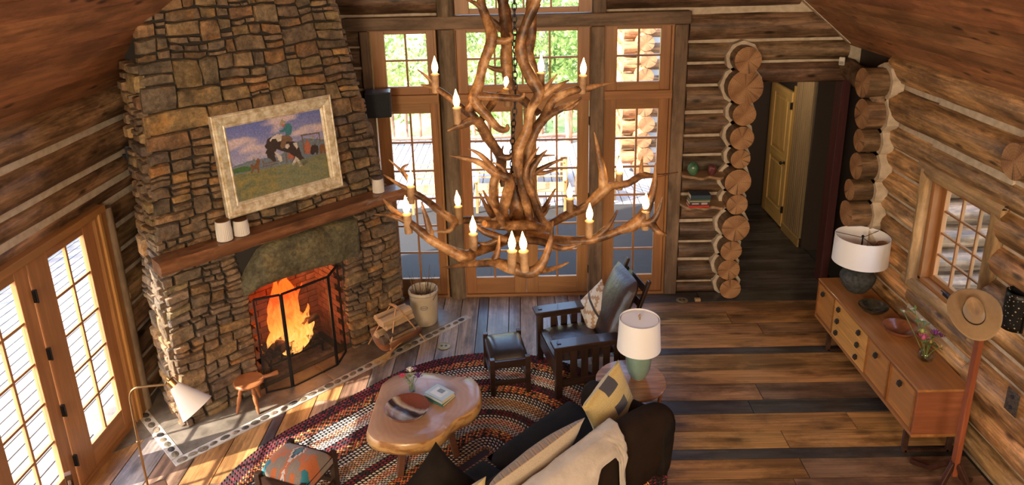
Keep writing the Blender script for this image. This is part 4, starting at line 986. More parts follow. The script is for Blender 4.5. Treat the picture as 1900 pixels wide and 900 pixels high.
nz = t.n('TexNoise', {'Vector': v, 'Scale': 2.2, 'Detail': 5.0, 'Distortion': .8}).outputs['Fac']
ln_ = t.n('VectorMath', {0: t.n('Mapping', {'Vector': v, 'Scale': (1.0,.75,.0), 'Rotation': (0,0,.3)}).outputs[0]}, operation='LENGTH').outputs[1]
rg = t.math('FRACT', t.math('MULTIPLY', t.math('ADD', ln_, t.math('MULTIPLY', nz, .22)), 22.0))
c = t.mix(t.ramp(rg, [(.0,(.0,)*3),(.5,(1,)*3),(1,(.0,)*3)]), (.43,.25,.16), (.46,.28,.18))
c = t.mix(t.ramp(nz, [(.45,(0,)*3),(.7,(1,)*3)]), c, (.34,.16,.085))
sz = t.n('SeparateXYZ', {0: v}).outputs[2]; gn = t.n('TexNoise', {'Vector': t.n('Mapping', {'Vector': v, 'Scale': (3,3,9)}).outputs[0], 'Scale': 3.0, 'Detail': 5.0}).outputs['Fac']
c = t.mix(t.math('LESS_THAN', sz, .443), c, t.ramp(gn, [(.38,(.36,.16,.05)),(.55,(.66,.38,.14))]))
t.set(base=c, rough=.32, coat=.25); t.bump(nz, .1, .01)
mb.add(vs, fs).build('slab_top', t.m, ct, ang=50)
LGC = (.20,.085,.05)
for a, b in [((-.16,-.18,.33),(-.20,-.30,0)), ((.18,.02,.33),(.26,-.08,0)), ((-.18,.22,.33),(-.26,.32,0)), ((.16,.24,.33),(.22,.36,0))]:
    MB().bar(a, b, .11, .055, up=(1,.3,0)).build('leg', M['furn'], ct, smooth=False, bevel=.006, col=LGC)
# bowl on the coffee table
bo = thing('glazed_platter', 'wide shallow brown glazed platter with dark and cream streaks on the coffee table', 'platter', (-1.005, 5.125, .451), R(-30))
def glaze(t, x, y, z):
    n1 = t.n('TexNoise', {'Vector': t.n('TexCoord').outputs['Object'], 'Scale': 14.0, 'Detail': 4.0}).outputs['Fac']
    yy = t.math('ADD', y, t.math('MULTIPLY', t.math('SUBTRACT', n1, .5), .04))
    return t.ramp(t.math('ADD', t.math('MULTIPLY', yy, 2.6), .5), [(0,(.20,.05,.03)),(.22,(.34,.14,.09)),(.38,(.50,.42,.36)),(.46,(.03,.025,.03)),(.56,(.06,.04,.05)),(.62,(.52,.46,.40)),(.72,(.16,.05,.035)),(1,(.16,.05,.035))], 'LINEAR')
gm = fabric('streaked_glaze', glaze, .12, 0)
MB().lathe([(0,.004),(.09,.004),(.10,0),(.115,.006),(.165,.032),(.188,.062),(.191,.070),(.183,.068),(.158,.040),(.11,.018),(.0,.013)], 48, cap=False).build('platter_body', gm, bo, ang=60)
# books on the coffee table
def book(x, y, z, w_, d_, h, rz, cover, label, group=None, name='book', page=(.62,.52,.36), tilt=0):
    t = thing(name, label, 'book', (x, y, z), rz, group)
    cm = plain('cover_%d' % len(bpy.data.materials), cover, .35); c_ = MB()
    c_.box(-w_/2, w_/2, -d_/2, d_/2, 0, .0025).box(-w_/2, w_/2, -d_/2, d_/2, h-.0025, h).box(-w_/2, -w_/2+.003, -d_/2, d_/2, 0, h)
    c_.build('cover', cm, t, smooth=False); MB().box(-w_/2+.004, w_/2-.004, -d_/2+.004, d_/2-.004, .0025, h-.0025).build('pages', PAGES, t, smooth=False)
    return t
PAGES = plain('paper_pages', (.62,.50,.32), .8)
book(-.752, 5.335, .451, .175, .225, .024, R(56), (.05,.16,.15), 'teal-spined book under the pale book on the coffee table')
b2_ = book(-.75, 5.335, .476, .165, .215, .030, R(52), (.42,.52,.58), 'pale blue book on top of the small stack on the coffee table')
MB().box(-.05,.055,-.06,.07,.0301,.0306).build('cover_picture', plain('cover_print', (.62,.66,.68), .35), b2_, smooth=False)
MB().box(.0,.05,-.03,.035,.0306,.0311).build('title_block', plain('cover_print_dark', (.18,.22,.26), .4), b2_, smooth=False)
# vases of flowers
leafm = noisy('leaf_green', (.08,.15,.04), (.22,.28,.08), 20, .6, .1)
def petals(parent, c, r_, col, nm='flower', layers=3, squash=.7):
    mb = MB()
    for l in range(layers):
        nP = 7-l
        for k in range(nP):
            a = 6.283*k/nP + l*.5; rr = r_*(1-.25*l); cx_ = c[0]+math.cos(a)*rr*.45; cy_ = c[1]+math.sin(a)*rr*.45; cz = c[2]+l*r_*.25
            mb.add([(cx_, cy_, cz), (cx_+math.cos(a-.5)*rr*.6, cy_+math.sin(a-.5)*rr*.6, cz+r_*.35*squash), (cx_+math.cos(a)*rr*.75, cy_+math.sin(a)*rr*.75, cz+r_*.6*squash), (cx_+math.cos(a+.5)*rr*.6, cy_+math.sin(a+.5)*rr*.6, cz+r_*.35*squash)], [(0,1,2,3)])
    mb.lathe([(0,-r_*.3),(r_*.35,-.1*r_),(r_*.45,.3*r_),(r_*.25,.7*r_),(0,.8*r_)], 8, c, cap=False)
    return mb.build(nm, plain('petal_%d' % len(bpy.data.materials), col, .6), parent, ang=60)
def leaves(parent, pts, ln=.035, nm='foliage'):
    mb = MB()
    for p in pts:
        for _ in range(5):
            a = U(0,6.28); e = U(-.2,.9); d = Vector((math.cos(a)*math.cos(e), math.sin(a)*math.cos(e), math.sin(e))); s_ = Vector((-math.sin(a), math.cos(a), 0)); P0 = Vector(p)
            l = ln*U(.6,1.2); mb.add([P0, P0+d*l*.5+s_*l*.22, P0+d*l, P0+d*l*.5-s_*l*.22+Vector((0,0,.003))], [(0,1,2,3)])
    return mb.build(nm, leafm, parent, ang=60)
def stems(parent, tips, base, r_=.0022):
    mb = MB()
    for tp in tips: mb.tube([base, (base[0]*.5+tp[0]*.5, base[1]*.5+tp[1]*.5, (base[2]+tp[2])/2+.01), tp], r_, 5)
    return mb.build('stems', leafm, parent)
v1 = thing('bud_vase', 'small clear bud vase with pink, white and purple flowers on the coffee table', 'vase of flowers', (-1.005, 5.43, .451))
MB().lathe([(0,.003),(.024,.003),(.030,.02),(.031,.05),(.018,.085),(.020,.105),(.018,.105),(.016,.085),(.028,.05),(.026,.012),(0,.008)], 20, cap=False).build('glass', M['glass'], v1)
MB().lathe([(0,.010),(.025,.013),(.0275,.05),(.0,.052)], 16, cap=False).build('water', glass_thin('water', (.93,.96,.90)), v1)
tips = [(-.075,-.01,.16),(-.01,.02,.20),(.06,-.005,.155),(.02,-.03,.175),(.035,.03,.19),(-.04,.03,.17)]
stems(v1, tips, (0,0,.02)); leaves(v1, [(-.03,0,.13),(.02,.0,.14),(0,.02,.15),(-.045,.02,.14),(.03,.02,.16),(0,-.02,.12)])
petals(v1, (-.078,-.01,.165), .030, (.62,.05,.12), 'pink_flower'); petals(v1, (-.012,.02,.205), .033, (.75,.70,.60), 'white_flower'); petals(v1, (.062,-.005,.16), .036, (.10,.02,.16), 'purple_flower'); petals(v1, (.03,.05,.20), .018, (.35,.15,.35), 'small_flower')

# ---------------- side table and lamp ----------------
st = thing('round_side_table', 'round wooden side table beside the sofa arm, holding the green lamp', 'side table', (.935, 5.37, 0))
def pie():
    t = NT('wedge_veneer'); tc = t.n('TexCoord').outputs['Object']; s = t.n('SeparateXYZ', {0: tc})
    a = t.math('ARCTAN2', s.outputs[1], s.outputs[0]); seg = t.math('FLOOR', t.math('MULTIPLY', a, 8/6.2832))
    wn_ = t.n('TexWhiteNoise', {'W': seg}, noise_dimensions='1D').outputs[0]
    gr = t.n('TexNoise', {'Vector': t.n('Mapping', {'Vector': tc, 'Scale': (5,40,5), 'Rotation': (0,0,.8)}).outputs[0], 'Scale': 1.0, 'Detail': 5.0}).outputs['Fac']
    c = t.mix(wn_, (.30,.14,.07), (.42,.22,.11)); c = t.mix(1.0, c, t.ramp(gr, [(.35,(.7,)*3),(.65,(1.2,)*3)]), 'MULTIPLY')
    t.set(base=c, rough=.25, coat=.3); return t.m
MB().lathe([(0,.555),(.29,.555),(.305,.562),(.307,.574),(.30,.58),(0,.58)], 56, cap=False).build('tabletop', pie(), st, ang=30)
for k in range(3):
    a = R(-20+120*k); c_, s_ = math.cos(a), math.sin(a)
    MB().tube([(.27*c_,.27*s_,.556),(.245*c_,.245*s_,.35),(.24*c_,.24*s_,.18),(.27*c_,.27*s_,0)], [.014,.018,.016,.012], 10).build('leg', M['furn'], st, col=(.24,.09,.04))
mb = MB(); mb.tube([(.245*math.cos(a), .245*math.sin(a), .20) for a in [6.2832*i/40 for i in range(40)]], .009, 6, closed=True); mb.build('lower_ring', M['blackiron'], st)
MB().lathe([(0,.20),(.235,.20),(.24,.208),(.235,.216),(0,.216)], 40, cap=False).build('lower_shelf', M['furn'], st, ang=30, col=(.24,.10,.05))
shade_m = NT('linen_shade'); shade_m.set(base=(.84,.83,.86), rough=.9, sheen=.2); shade_m = shade_m.m
def drum(parent, r0, r1, z0, z1, closed_top=False, mat=None):
    mb = MB(); mb.lathe([(r0,z0),(r1,z1),(r1-.004,z1),(r0-.004,z0),(r0,z0)], 56, cap=False); o = mb.build('lamp_shade', mat or shade_m, parent, ang=50)
    if closed_top: MB().lathe([(0,z1-.012),(r1-.012,z1-.012),(r1-.012,z1-.016),(0,z1-.016)], 40, cap=False).build('diffuser', mat or shade_m, o, ang=30)
    return o
tl = thing('green_table_lamp', 'teal green ceramic table lamp with white drum shade on the round side table', 'table lamp', (1.0, 5.40, .581))
MB().lathe([(0,0),(.052,.0),(.056,.006),(.084,.05),(.104,.11),(.112,.18),(.109,.24),(.092,.30),(.06,.335),(.022,.345),(.018,.36),(0,.36)], 44, cap=False).build('lamp_base', noisy('celadon_glaze', (.15,.23,.19), (.20,.29,.24), 7, .22, .02), tl, ang=60)
MB().lathe([(.0555,.004),(.058,.008),(.056,.012)], 40, cap=False).build('foot_ring', plain('bare_clay', (.45,.40,.32), .7), tl)
MB().tube([(0,0,.35),(0,0,.60)], .006, 8).lathe([(0,.60),(.010,.602),(.013,.612),(.006,.625),(0,.63)], 10, cap=False).build('harp_rod', M['brass'], tl)
drum(tl, .189, .172, .30, .585, True)

# ---------------- sofa ----------------
velvet = noisy('dark_velvet', (.009,.007,.006), (.020,.014,.011), 4, .85, .15, .01, sheen=.0, spec=.15)
velvet2 = noisy('brown_velvet_back', (.020,.012,.008), (.030,.018,.012), 4, .9, .1, .01, sheen=.0, spec=.1)
so = thing('dark_velvet_sofa', 'dark brown velvet sofa with rolled arms facing the fireplace', 'sofa', W(3.05, -3.05), math.pi/4)
# local: x = s-3.05, y = -(o+3.05): +y faces the fire
def sofa_arm(x0, sg):
    mb = MB()
    prof = [(0,.06),(0,.40),(-.02,.50),(-.02,.57),(.02,.63),(.09,.65),(.16,.63),(.20,.58),(.20,.52),(.17,.46),(.17,.06)]
    vs = []; ys = [-.52,-.49,-.2,.1,.27,.32,.335]; k_ = [.90,1,1,1,1,.97,.88]
    for y, k in zip(ys, k_):
        for x, z in prof: vs.append((x0+sg*(.085+(x-.085)*k), y, .35+(z-.35)*k + (.05*max(0,(-.1-y)/.42)**1.5 - .03 if z > .4 else 0)))
    n = len(prof); fs = [(j*n+i, j*n+(i+1)%n, (j+1)*n+(i+1)%n, (j+1)*n+i) for j in range(len(ys)-1) for i in range(n)] + [tuple(range(n)), tuple((len(ys)-1)*n+i for i in range(n))[::-1]]
    mb.add(vs, fs).build('arm', velvet, so, ang=60, subd=1)
sofa_arm(1.02, 1); sofa_arm(-1.02, -1)
mb = MB(); vs = []
bp = [(-.50,.06),(-.50,.5),(-.52,.72),(-.49,.80),(-.42,.83),(-.33,.82),(-.27,.76),(-.22,.60),(-.18,.36),(-.18,.06)]
xs_ = [-1.21,-1.19,-.9,-.5,0,.5,.9,1.19,1.21]
for x in xs_:
    k = .93 if abs(x) > 1.2 else 1
    for y, z in bp: vs.append((x, -.35+(y+.35)*k, .4+(z-.4)*k - ((.12 if abs(x) > 1.0 else .03 if abs(x) > .8 else 0) if z > .6 else 0)))
n = len(bp); fs = [(j*n+i, j*n+(i+1)%n, (j+1)*n+(i+1)%n, (j+1)*n+i) for j in range(len(xs_)-1) for i in range(n)] + [tuple(range(n)), tuple((len(xs_)-1)*n+i for i in range(n))[::-1]]
mb.add(vs, fs).build('backrest', velvet2, so, ang=60, subd=1)
MB().box(-1.03, 1.03, -.3, .42, .06, .30).build('seat_base', velvet, so, smooth=False, bevel=.02)
for x in (-.515, .515): cushion_mesh(1.02, .74, .19, .25).build('seat_cushion', velvet, so, (x, .10, .385), ang=70)
for x in (-1.12, 1.12):
    for y in (-.42, .36): MB().lathe([(0,0),(.022,0),(.03,.06),(0,.065)], 10, (x,y,0), cap=False).build('foot', dkw, so, col=DKW)
cushion_mesh(.66, .42, .20, .45).build('back_cushion', velvet, so, (-.30, -.06, .60), axes_rot((1,0,0), (0,-.35,.9)), ang=70)
# scatter pillows
def plaid(t, x, y, z):
    bx_ = t.math('LESS_THAN', t.math('ABSOLUTE', t.math('SUBTRACT', x, .03)), .075)
    fy = t.math('LESS_THAN', t.math('FRACT', t.math('ADD', t.math('MULTIPLY', y, 5.2), .1)), .5)
    g = t.n('TexNoise', {'Vector': t.n('CombineXYZ', {0: 0, 1: t.math('MULTIPLY', y, 16.0), 2: 0}).outputs[0], 'Scale': 1.0}).outputs['Fac']
    base = t.ramp(g, [(.35,(.22,.20,.05)),(.45,(.58,.46,.22)),(.6,(.52,.38,.14)),(.7,(.30,.27,.08))])
    c = t.mix(t.math('MULTIPLY', bx_, fy), base, (.06,.06,.08))
    return t.mix(t.math('LESS_THAN', z, -.0), c, (.55,.42,.22))
o = pillow_mesh(.54, .54, .21).build('throw_pillow', fabric('yellow_plaid', plaid), None, (.70, 4.93, .63), axes_rot(Vector((.62,.72,.30)), Vector((-.35,-.12,.95))), ang=80)
tag(o, 'mustard plaid pillow with charcoal blocks propped against the right sofa arm', 'pillow')
def stripe(t, x, y, z):
    q = t.math('FRACT', t.math('ADD', t.math('MULTIPLY', x, 13.0), t.math('MULTIPLY', t.math('ABSOLUTE', t.math('SUBTRACT', t.math('FRACT', t.math('MULTIPLY', y, 9.0)), .5)), 1.0)))
    c = t.ramp(q, [(0,(.30,.19,.12)),(.3,(.20,.18,.17)),(.5,(.36,.23,.15)),(.72,(.10,.08,.07)),(.8,(.34,.23,.16))], 'CONSTANT')
    return t.mix(t.math('GREATER_THAN', z, .004), c, (.50,.41,.30))
P_ = W(2.98, -2.93, .70)
o = pillow_mesh(.98, .42, .19).build('lumbar_pillow', fabric('ticked_stripe', stripe), None, P_, axes_rot((H2,H2,0), Vector((.707*.42,-.707*.42,.9))), ang=80)
tag(o, 'long brown ticked lumbar pillow with cream linen back on the sofa', 'pillow')
o = pillow_mesh(.46, .46, .17).build('throw_pillow', bpy.data.materials['yellow_plaid'], None, W(2.34, -2.98, .66), axes_rot((H2,H2,.15), Vector((.2,-.2,.95))), ang=80)
tag(o, 'second mustard plaid pillow at the near end of the sofa, cut by the picture edge', 'pillow')
o = pillow_mesh(.48, .48, .16).build('throw_pillow', velvet, None, W(2.42, -3.32, .60), axes_rot((H2*.8,H2*.8,.45), Vector((-.5,.1,.8))), ang=80)
tag(o, 'black velvet pillow tipped on its corner at the front of the sofa', 'pillow')
# hide throw
hide = NT('cream_hide'); hv = hide.coords(); hn = hide.n('TexNoise', {'Vector': hv, 'Scale': 3.0, 'Detail': 6.0, 'Roughness': .7}).outputs['Fac']; hf = hide.n('TexNoise', {'Vector': hide.n('Mapping', {'Vector': hv, 'Scale': (180,60,60)}).outputs[0], 'Scale': 1.0, 'Detail': 3.0}).outputs['Fac']
hide.set(base=hide.ramp(hn, [(.3,(.40,.34,.28)),(.55,(.60,.53,.46)),(.75,(.70,.64,.57))]), rough=.9, sheen=.6); hide.bump(hf, .35, .006)
def drape(u, v):
    # u along the sofa back (0..1 = near..far end), v from inside to outside over the top
    x = -1.30 + 1.84*u
    path = [(-.20,.56),(-.25,.72),(-.31,.835),(-.42,.855),(-.52,.81),(-.545,.70),(-.535,.50),(-.53,.30),(-.53,.12)]
    # outline: scalloped lower edge with a hanging leg near the far end
    e = .66 + .10*math.sin(u*9+1) + .06*noise.noise((u*4, 2, 1))
    k1 = min(1, max(0, (u-.70)/.10)); e = e*(1-k1) + .40*k1 + .34*math.exp(-((u-.955)/.028)**2)
    t_ = (v*.45 + .0) if False else v
    e = min(.97, e + .15); a = .04 + (e-.04)*t_
    k = a*(len(path)-1); i = min(len(path)-2, int(k)); f = k-i
    y = path[i][0]*(1-f)+path[i+1][0]*f; z = path[i][1]*(1-f)+path[i+1][1]*f
    w_ = .012*noise.noise((x*5, a*6, 3)) + .010*math.sin(x*17+a*4)*max(0,a-.5)*2
    return (x + (.05*math.sin(t_*5) if u > .98 else 0), y - abs(w_)*1.2, z + w_*.5 + .004)
mb = MB(); mb.grid(drape, 64, 34); o = mb.build('hide_throw', hide.m, None, W(3.05,-3.05), (0,0,math.pi/4), ang=80)
s_ = o.modifiers.new('thick', 'SOLIDIFY'); s_.thickness = .012; s_.offset = 1
tag(o, 'cream animal hide throw draped over the back of the dark sofa', 'throw')

# second wooden armchair, mostly below the frame
wc = thing('wooden_armchair', 'dark wooden armchair at the bottom edge, only its arm tip showing', 'armchair', (-2.55, 4.0, 0), R(-52))
for sx in (-1, 1):
    x = sx*.29; MB().prism([(x-.05,-.50),(x+.05,-.50),(x+.055,.0),(x+.06,.05),(x+.035,.085),(x-.035,.085),(x-.06,.05),(x-.055,.0)], .50, .53).build('arm', dkw, wc, smooth=False, bevel=.006, col=(.09,.045,.025))
    for y in (-.0, -.48): bx('leg', wc, x-.022, x+.022, y-.022, y+.022, 0, .50 if y == 0 else .92, col=(.09,.045,.025))
bx('seat', wc, -.29, .29, -.50, .02, .38, .42, col=(.09,.045,.025)); bx('back_rail', wc, -.27, .27, -.49, -.47, .78, .88, col=(.09,.045,.025)); bx('back_rail', wc, -.27, .27, -.49, -.47, .6, .66, col=(.09,.045,.025))

# ---------------- sideboard ----------------
sb = thing('sideboard', 'long low mid-century sideboard with black leather pulls along the log wall', 'sideboard', (3.235, 5.995, 0), -math.pi/2)
TK = (.40,.17,.055); TK2 = (.34,.13,.045); HON = (.66,.33,.09); X0, X1, Z0, Z1, DP = -1.005, 1.0, .226, .69, .44
bx('top_panel', sb, X0, X1, -.006, DP, Z1-.024, Z1, M['furn'], TK); bx('bottom_panel', sb, X0, X1, -.004, DP, Z0, Z0+.03, M['furn'], TK)
bx('side_panel', sb, X0, X0+.024, -.004, DP, Z0+.03, Z1-.024, M['furn'], TK2); bx('side_panel', sb, X1-.024, X1, -.004, DP, Z0+.03, Z1-.024, M['furn'], (.30,.10,.045))
bx('back_panel', sb, X0+.03, X1-.03, DP-.01, DP, Z0+.03, Z1-.03, M['furn'], TK2); bx('divider', sb, X0+.03, X1-.03, .03, .04, Z0+.03, Z1-.03, M['furn'], (.10,.05,.02))
def yl(y): return 5.995 - y
lth = plain('black_leather_tab', (.012,.012,.014), .5)
def pull(par, x, z):
    mb = MB(); mb.add([(x-.014,-.012,z+.024),(x+.014,-.012,z+.024),(x+.014,-.035,z+.012),(x-.014,-.035,z+.012),(x+.014,-.040,z-.018),(x-.014,-.040,z-.018),(x+.014,-.026,z-.034),(x-.014,-.026,z-.034),(x+.014,-.005,z-.020),(x-.014,-.005,z-.020),(x+.014,-.005,z+.018),(x-.014,-.005,z+.018)],
        [(0,1,2,3),(3,2,4,5),(5,4,6,7),(7,6,8,9),(1,0,11,10),(9,8,10,11),(1,10,8,2),(2,8,6,4),(0,3,9,11),(3,5,7,9)]); return mb.build('pull_tab', lth, par, smooth=False)
def sdoor(a, b, px_):
    x0, x1 = yl(a)+.006, yl(b)-.006; z0, z1 = Z0+.036, Z1-.030
    d = bx('door', sb, x0+.012, x1-.012, .004, .018, z0+.012, z1-.012, M['furn'], (.50,.22,.06), along='x'); 
    for q in ((x0, x0+.014, z0, z1), (x1-.014, x1, z0, z1)): MB().box(q[0], q[1], -.006, .02, q[2], q[3]).build('door_edge', M['furn'], sb, smooth=False, bevel=.002, col=(.30,.12,.035))
    for q in ((x0+.014, x1-.014, z0, z0+.014), (x0+.014, x1-.014, z1-.014, z1)): MB().box(q[0], q[1], -.006, .02, q[2], q[3]).build('door_edge', M['furn'], sb, smooth=False, bevel=.002, col=(.30,.12,.035))
    p = pull(sb, yl(px_), .585)
sdoor(6.985, 6.585, 6.83); sdoor(5.865, 5.455, 5.67); sdoor(5.445, 5.025, 5.245)
for j in range(3):
    z0 = Z0+.034 + j*.133; d = bx('drawer', sb, yl(6.575), yl(5.875), -.002, .02, z0, z0+.129, M['furn'], HON, bevel=.003)
    d_ = d
    for yy in (6.455, 6.015): pull(sb, yl(yy), z0+.085)
for y_ in (5.10, 6.66):
    x = yl(y_)
    lg = MB(); lg.bar((x,.02,0),(x,.02,Z0),.03,.045).bar((x,DP-.04,0),(x,DP-.04,Z0),.03,.045).bar((x,.02,.012),(x,DP-.04,.012),.03,.024).bar((x,.0,Z0-.012),(x,DP-.02,Z0-.012),.03,.024)
    lg.build('leg', dkw, sb, smooth=False, bevel=.003, col=(.05,.025,.018))
# lamp and objects on the sideboard
rough = noisy('rough_black_ceramic', (.018,.022,.022), (.075,.08,.078), 24, .75, .8, .02)
sl_ = thing('black_table_lamp', 'squat rough black ceramic lamp with wide white drum shade on the sideboard', 'table lamp', (3.50, 6.71, .691))
MB().lathe([(0,0),(.09,0),(.10,.01),(.145,.07),(.172,.135),(.172,.17),(.15,.215),(.10,.25),(.055,.262),(.045,.29),(.0,.29)], 40, cap=False).build('lamp_base', rough, sl_, ang=70)
MB().tube([(0,0,.28),(0,0,.60)], .008, 8).lathe([(0,.60),(.012,.602),(.016,.615),(0,.63)], 10, cap=False).build('stem', M['blackiron'], sl_)
sh = drum(sl_, .268, .262, .335, .62)
mb = MB()
for k in range(3):
    a = R(30+120*k); mb.tube([(0,0,.598),(.262*math.cos(a),.262*math.sin(a),.612)], .0035, 5)
mb.build('spider', M['blackiron'], sh)
MB().lathe([(0,.40),(.018,.40),(.03,.44),(.022,.50),(0,.52)], 14, cap=False).build('bulb', plain('frosted_bulb', (.8,.76,.68), .3), sl_)
blk = noisy('black_glaze', (.01,.012,.01), (.06,.05,.03), 9, .12, .03)
bb = thing('black_bowl', 'shallow glossy black bowl beside the black lamp on the sideboard', 'bowl', (3.45, 6.24, .691))
MB().lathe([(0,.003),(.05,0),(.055,.006),(.105,.035),(.136,.075),(.139,.081),(.131,.079),(.100,.042),(.05,.016),(0,.013)], 44, cap=False).build('bowl_body', blk, bb, ang=60)
wb_ = thing('wooden_bowl', 'wide turned brown wooden bowl in the middle of the sideboard', 'bowl', (3.50, 5.83, .691))
MB().lathe([(0,.003),(.05,0),(.055,.006),(.115,.035),(.152,.080),(.156,.088),(.147,.085),(.110,.042),(.05,.016),(0,.013)], 44, cap=False).build('bowl_body', wood('bowl_wood', .6, 1.3, (5, 14, 14), .22, 0, col=(.24,.085,.04), coat=.4), wb_, ang=60)
v2 = thing('round_vase', 'round clear vase with wild flowers at the near end of the sideboard', 'vase of flowers', (3.50, 5.40, .691))
MB().lathe([(0,.003),(.03,.003),(.062,.03),(.07,.065),(.055,.105),(.022,.13),(.026,.145),(.024,.145),(.020,.13),(.052,.104),(.066,.065),(.058,.032),(.028,.008),(0,.008)], 28, cap=False).build('glass', M['glass'], v2)
MB().lathe([(0,.012),(.028,.012),(.055,.035),(.063,.065),(0,.068)], 22, cap=False).build('water', bpy.data.materials['water'], v2)
tips = [(-.06,-.02,.24),(.05,.0,.26),(-.02,.10,.34),(-.03,.20,.38),(-.10,.24,.34),(.02,.02,.23),(-.03,.05,.27),(.06,-.06,.18),(-.02,-.05,.19)]
stems(v2, tips, (0,0,.03), .003); leaves(v2, tips + [(0,.06,.25),(-.02,.13,.31),(-.05,.22,.36),(.02,-.03,.2),(.03,.02,.2),(-.03,-.02,.2),(0,0,.18),(.02,.1,.3)], .05)
petals(v2, (-.062,-.03,.245), .045, (.55,.12,.22), 'pink_flower'); petals(v2, (.055,.0,.27), .040, (.22,.03,.22), 'purple_flower'); petals(v2, (.10,-.01,.25), .028, (.16,.02,.12), 'purple_flower')
petals(v2, (-.05,.02,.28), .035, (.45,.42,.10), 'yellow_flower', squash=.4); petals(v2, (-.05,.21,.385), .020, (.6,.6,.45), 'white_flower'); petals(v2, (-.10,.25,.345), .018, (.6,.6,.45), 'white_flower'); petals(v2, (-.02,.10,.345), .018, (.6,.58,.5), 'white_flower'); petals(v2, (.0,-.04,.21), .026, (.5,.36,.12), 'yellow_flower'); petals(v2, (.075,-.07,.19), .022, (.5,.36,.15), 'yellow_flower')

# ---------------- hat stand, hat ----------------
hs = thing('hat_stand', 'reddish wooden hat stand with crossed feet beside the sideboard', 'hat stand', (3.40, 4.66, 0))
RW = (.30,.085,.035)
MB().box(-.66,.66,-.028,.028,-.02,.02).build('pole', M['furn'], hs, (0,0,.80), (0,-math.pi/2,0), smooth=False, bevel=.005, col=RW)
for a, ln_f in ((R(118), .34), (R(200), .22), (R(20), .22), (R(-62), .30)):
    MB().bar((.02*math.cos(a),.02*math.sin(a),.26),(ln_f*.55*math.cos(a),ln_f*.55*math.sin(a),.06),.035,.045).bar((ln_f*.5*math.cos(a),ln_f*.5*math.sin(a),.075),(ln_f*math.cos(a),ln_f*math.sin(a),.022),.035,.04).build('foot', dkw, hs, smooth=False, bevel=.006, col=(.05,.02,.015))
for a in (R(150), R(-30)): MB().tube([(0,0,1.40),(.05*math.cos(a),.05*math.sin(a),1.43),(.08*math.cos(a),.08*math.sin(a),1.47)], .010, 8).build('peg', M['furn'], hs, col=RW)
felt = noisy('tan_felt', (.27,.17,.085), (.33,.21,.11), 10, .85, .1, .005, sheen=.4)
ht_ = thing('cowboy_hat', 'tan felt cowboy hat with dark band hanging on the hat stand', 'hat', (3.30, 4.63, 1.605))
ht_.scale = (.92, .92, .92)
ht_.rotation_euler = (R(38), R(-16), R(-18))
def brim(u, v):
    a = u*math.tau; r_ = .085 + .125*v; x = r_*math.cos(a)*.86; y = r_*math.sin(a)*1.06
    z = .070*(v**1.6)*abs(math.cos(a))**2.2 - .012*v*abs(math.sin(a)); return (x, y, z)
def crown(u, v):
    a = u*math.tau; k = 1 - .20*v; r_ = .088*k; x = r_*math.cos(a)*.86; y = r_*math.sin(a)*1.12; z = .125*v
    return (x, y, z + .012*v*math.cos(2*a)*-1)
mb = MB(); mb.grid(brim, 56, 10, True); o = mb.build('brim', felt, ht_, ang=80); s_ = o.modifiers.new('t', 'SOLIDIFY'); s_.thickness = .004
def top(u, v):
    a = u*math.tau; r_ = .088*.80*(1-v); x = r_*math.cos(a)*.86; y = r_*math.sin(a)*1.12
    d_ = .040*math.exp(-(x/.022)**2)*(.4+.6*(1-(y/.08)**2)) + .018*(math.exp(-((x-.045)/.018)**2-((y-.045)/.03)**2)+math.exp(-((x+.045)/.018)**2-((y-.045)/.03)**2))
    return (x, y, .125 - .012*math.cos(2*a)*(1-v) + .016*math.sin(min(1,v*2)*1.57) - d_*min(1, v*2.5))
mb = MB(); mb.grid(crown, 48, 8, True); mb.grid(top, 48, 12, True); mb.build('crown', felt, ht_, ang=80)
mb = MB(); mb.grid(lambda u, v: (crown(u, .03+.14*v)[0]*1.03, crown(u, .03+.14*v)[1]*1.03, .004+.020*v), 48, 3, True); mb.build('hat_band', plain('dark_hat_band', (.02,.012,.01), .5), ht_)

# wall sconce, outlet, sensor, speakers
sc_ = thing('wall_sconce', 'black pierced metal half-cylinder sconce on the right log wall', 'sconce', (3.66, 4.70, 1.44), 0)
def perf():
    t = NT('pierced_metal'); v = t.coords((1,1,1), False); vo = t.n('TexVoronoi', {'Vector': v, 'Scale': 42.0}).outputs['Distance']
    t.set(base=t.ramp(vo, [(.2,(.55,.5,.4)),(.26,(.015,.015,.015))]), rough=.4, metal=.5); return t.m
mb = MB(); mb.grid(lambda u, v: (-.085*math.sin(u*math.pi), -.085*math.cos(u*math.pi), .30*v), 20, 8); o = mb.build('shade', perf(), sc_); s_ = o.modifiers.new('t','SOLIDIFY'); s_.thickness = .003
MB().box(.0,.012,-.09,.09,0,.30).build('back_plate', M['blackiron'], sc_, smooth=False)
def outlet_plate(loc, rz, label, mat, w_=.13, h=.19):
    t = thing('outlet_plate', label, 'outlet', loc, rz)
    MB().box(-w_/2,w_/2,-.008,.0,-h/2,h/2).build('plate', mat, t, smooth=False, bevel=.003)
    for z in (-.045,.045):
        MB().lathe([(0,0),(.018,0),(.018,.004),(0,.004)], 12, cap=False).build('socket', M['black'], t, (0,-.008,z), (math.pi/2,0,0))
outlet_plate((3.675, 4.57, .88), -math.pi/2, 'dark speckled metal outlet plate low on the right log wall', noisy('speckled_metal', (.015,.015,.015), (.10,.09,.08), 60, .4, .2))
sn = thing('motion_sensor', 'small white motion sensor high in the corner beside the right ceiling', 'sensor', (3.60, 7.83, 2.92), R(-40))
MB().box(-.03,.03,-.035,.0,-.045,.045).build('housing', plain('white_plastic', (.62,.58,.52), .5), sn, smooth=False, bevel=.008)
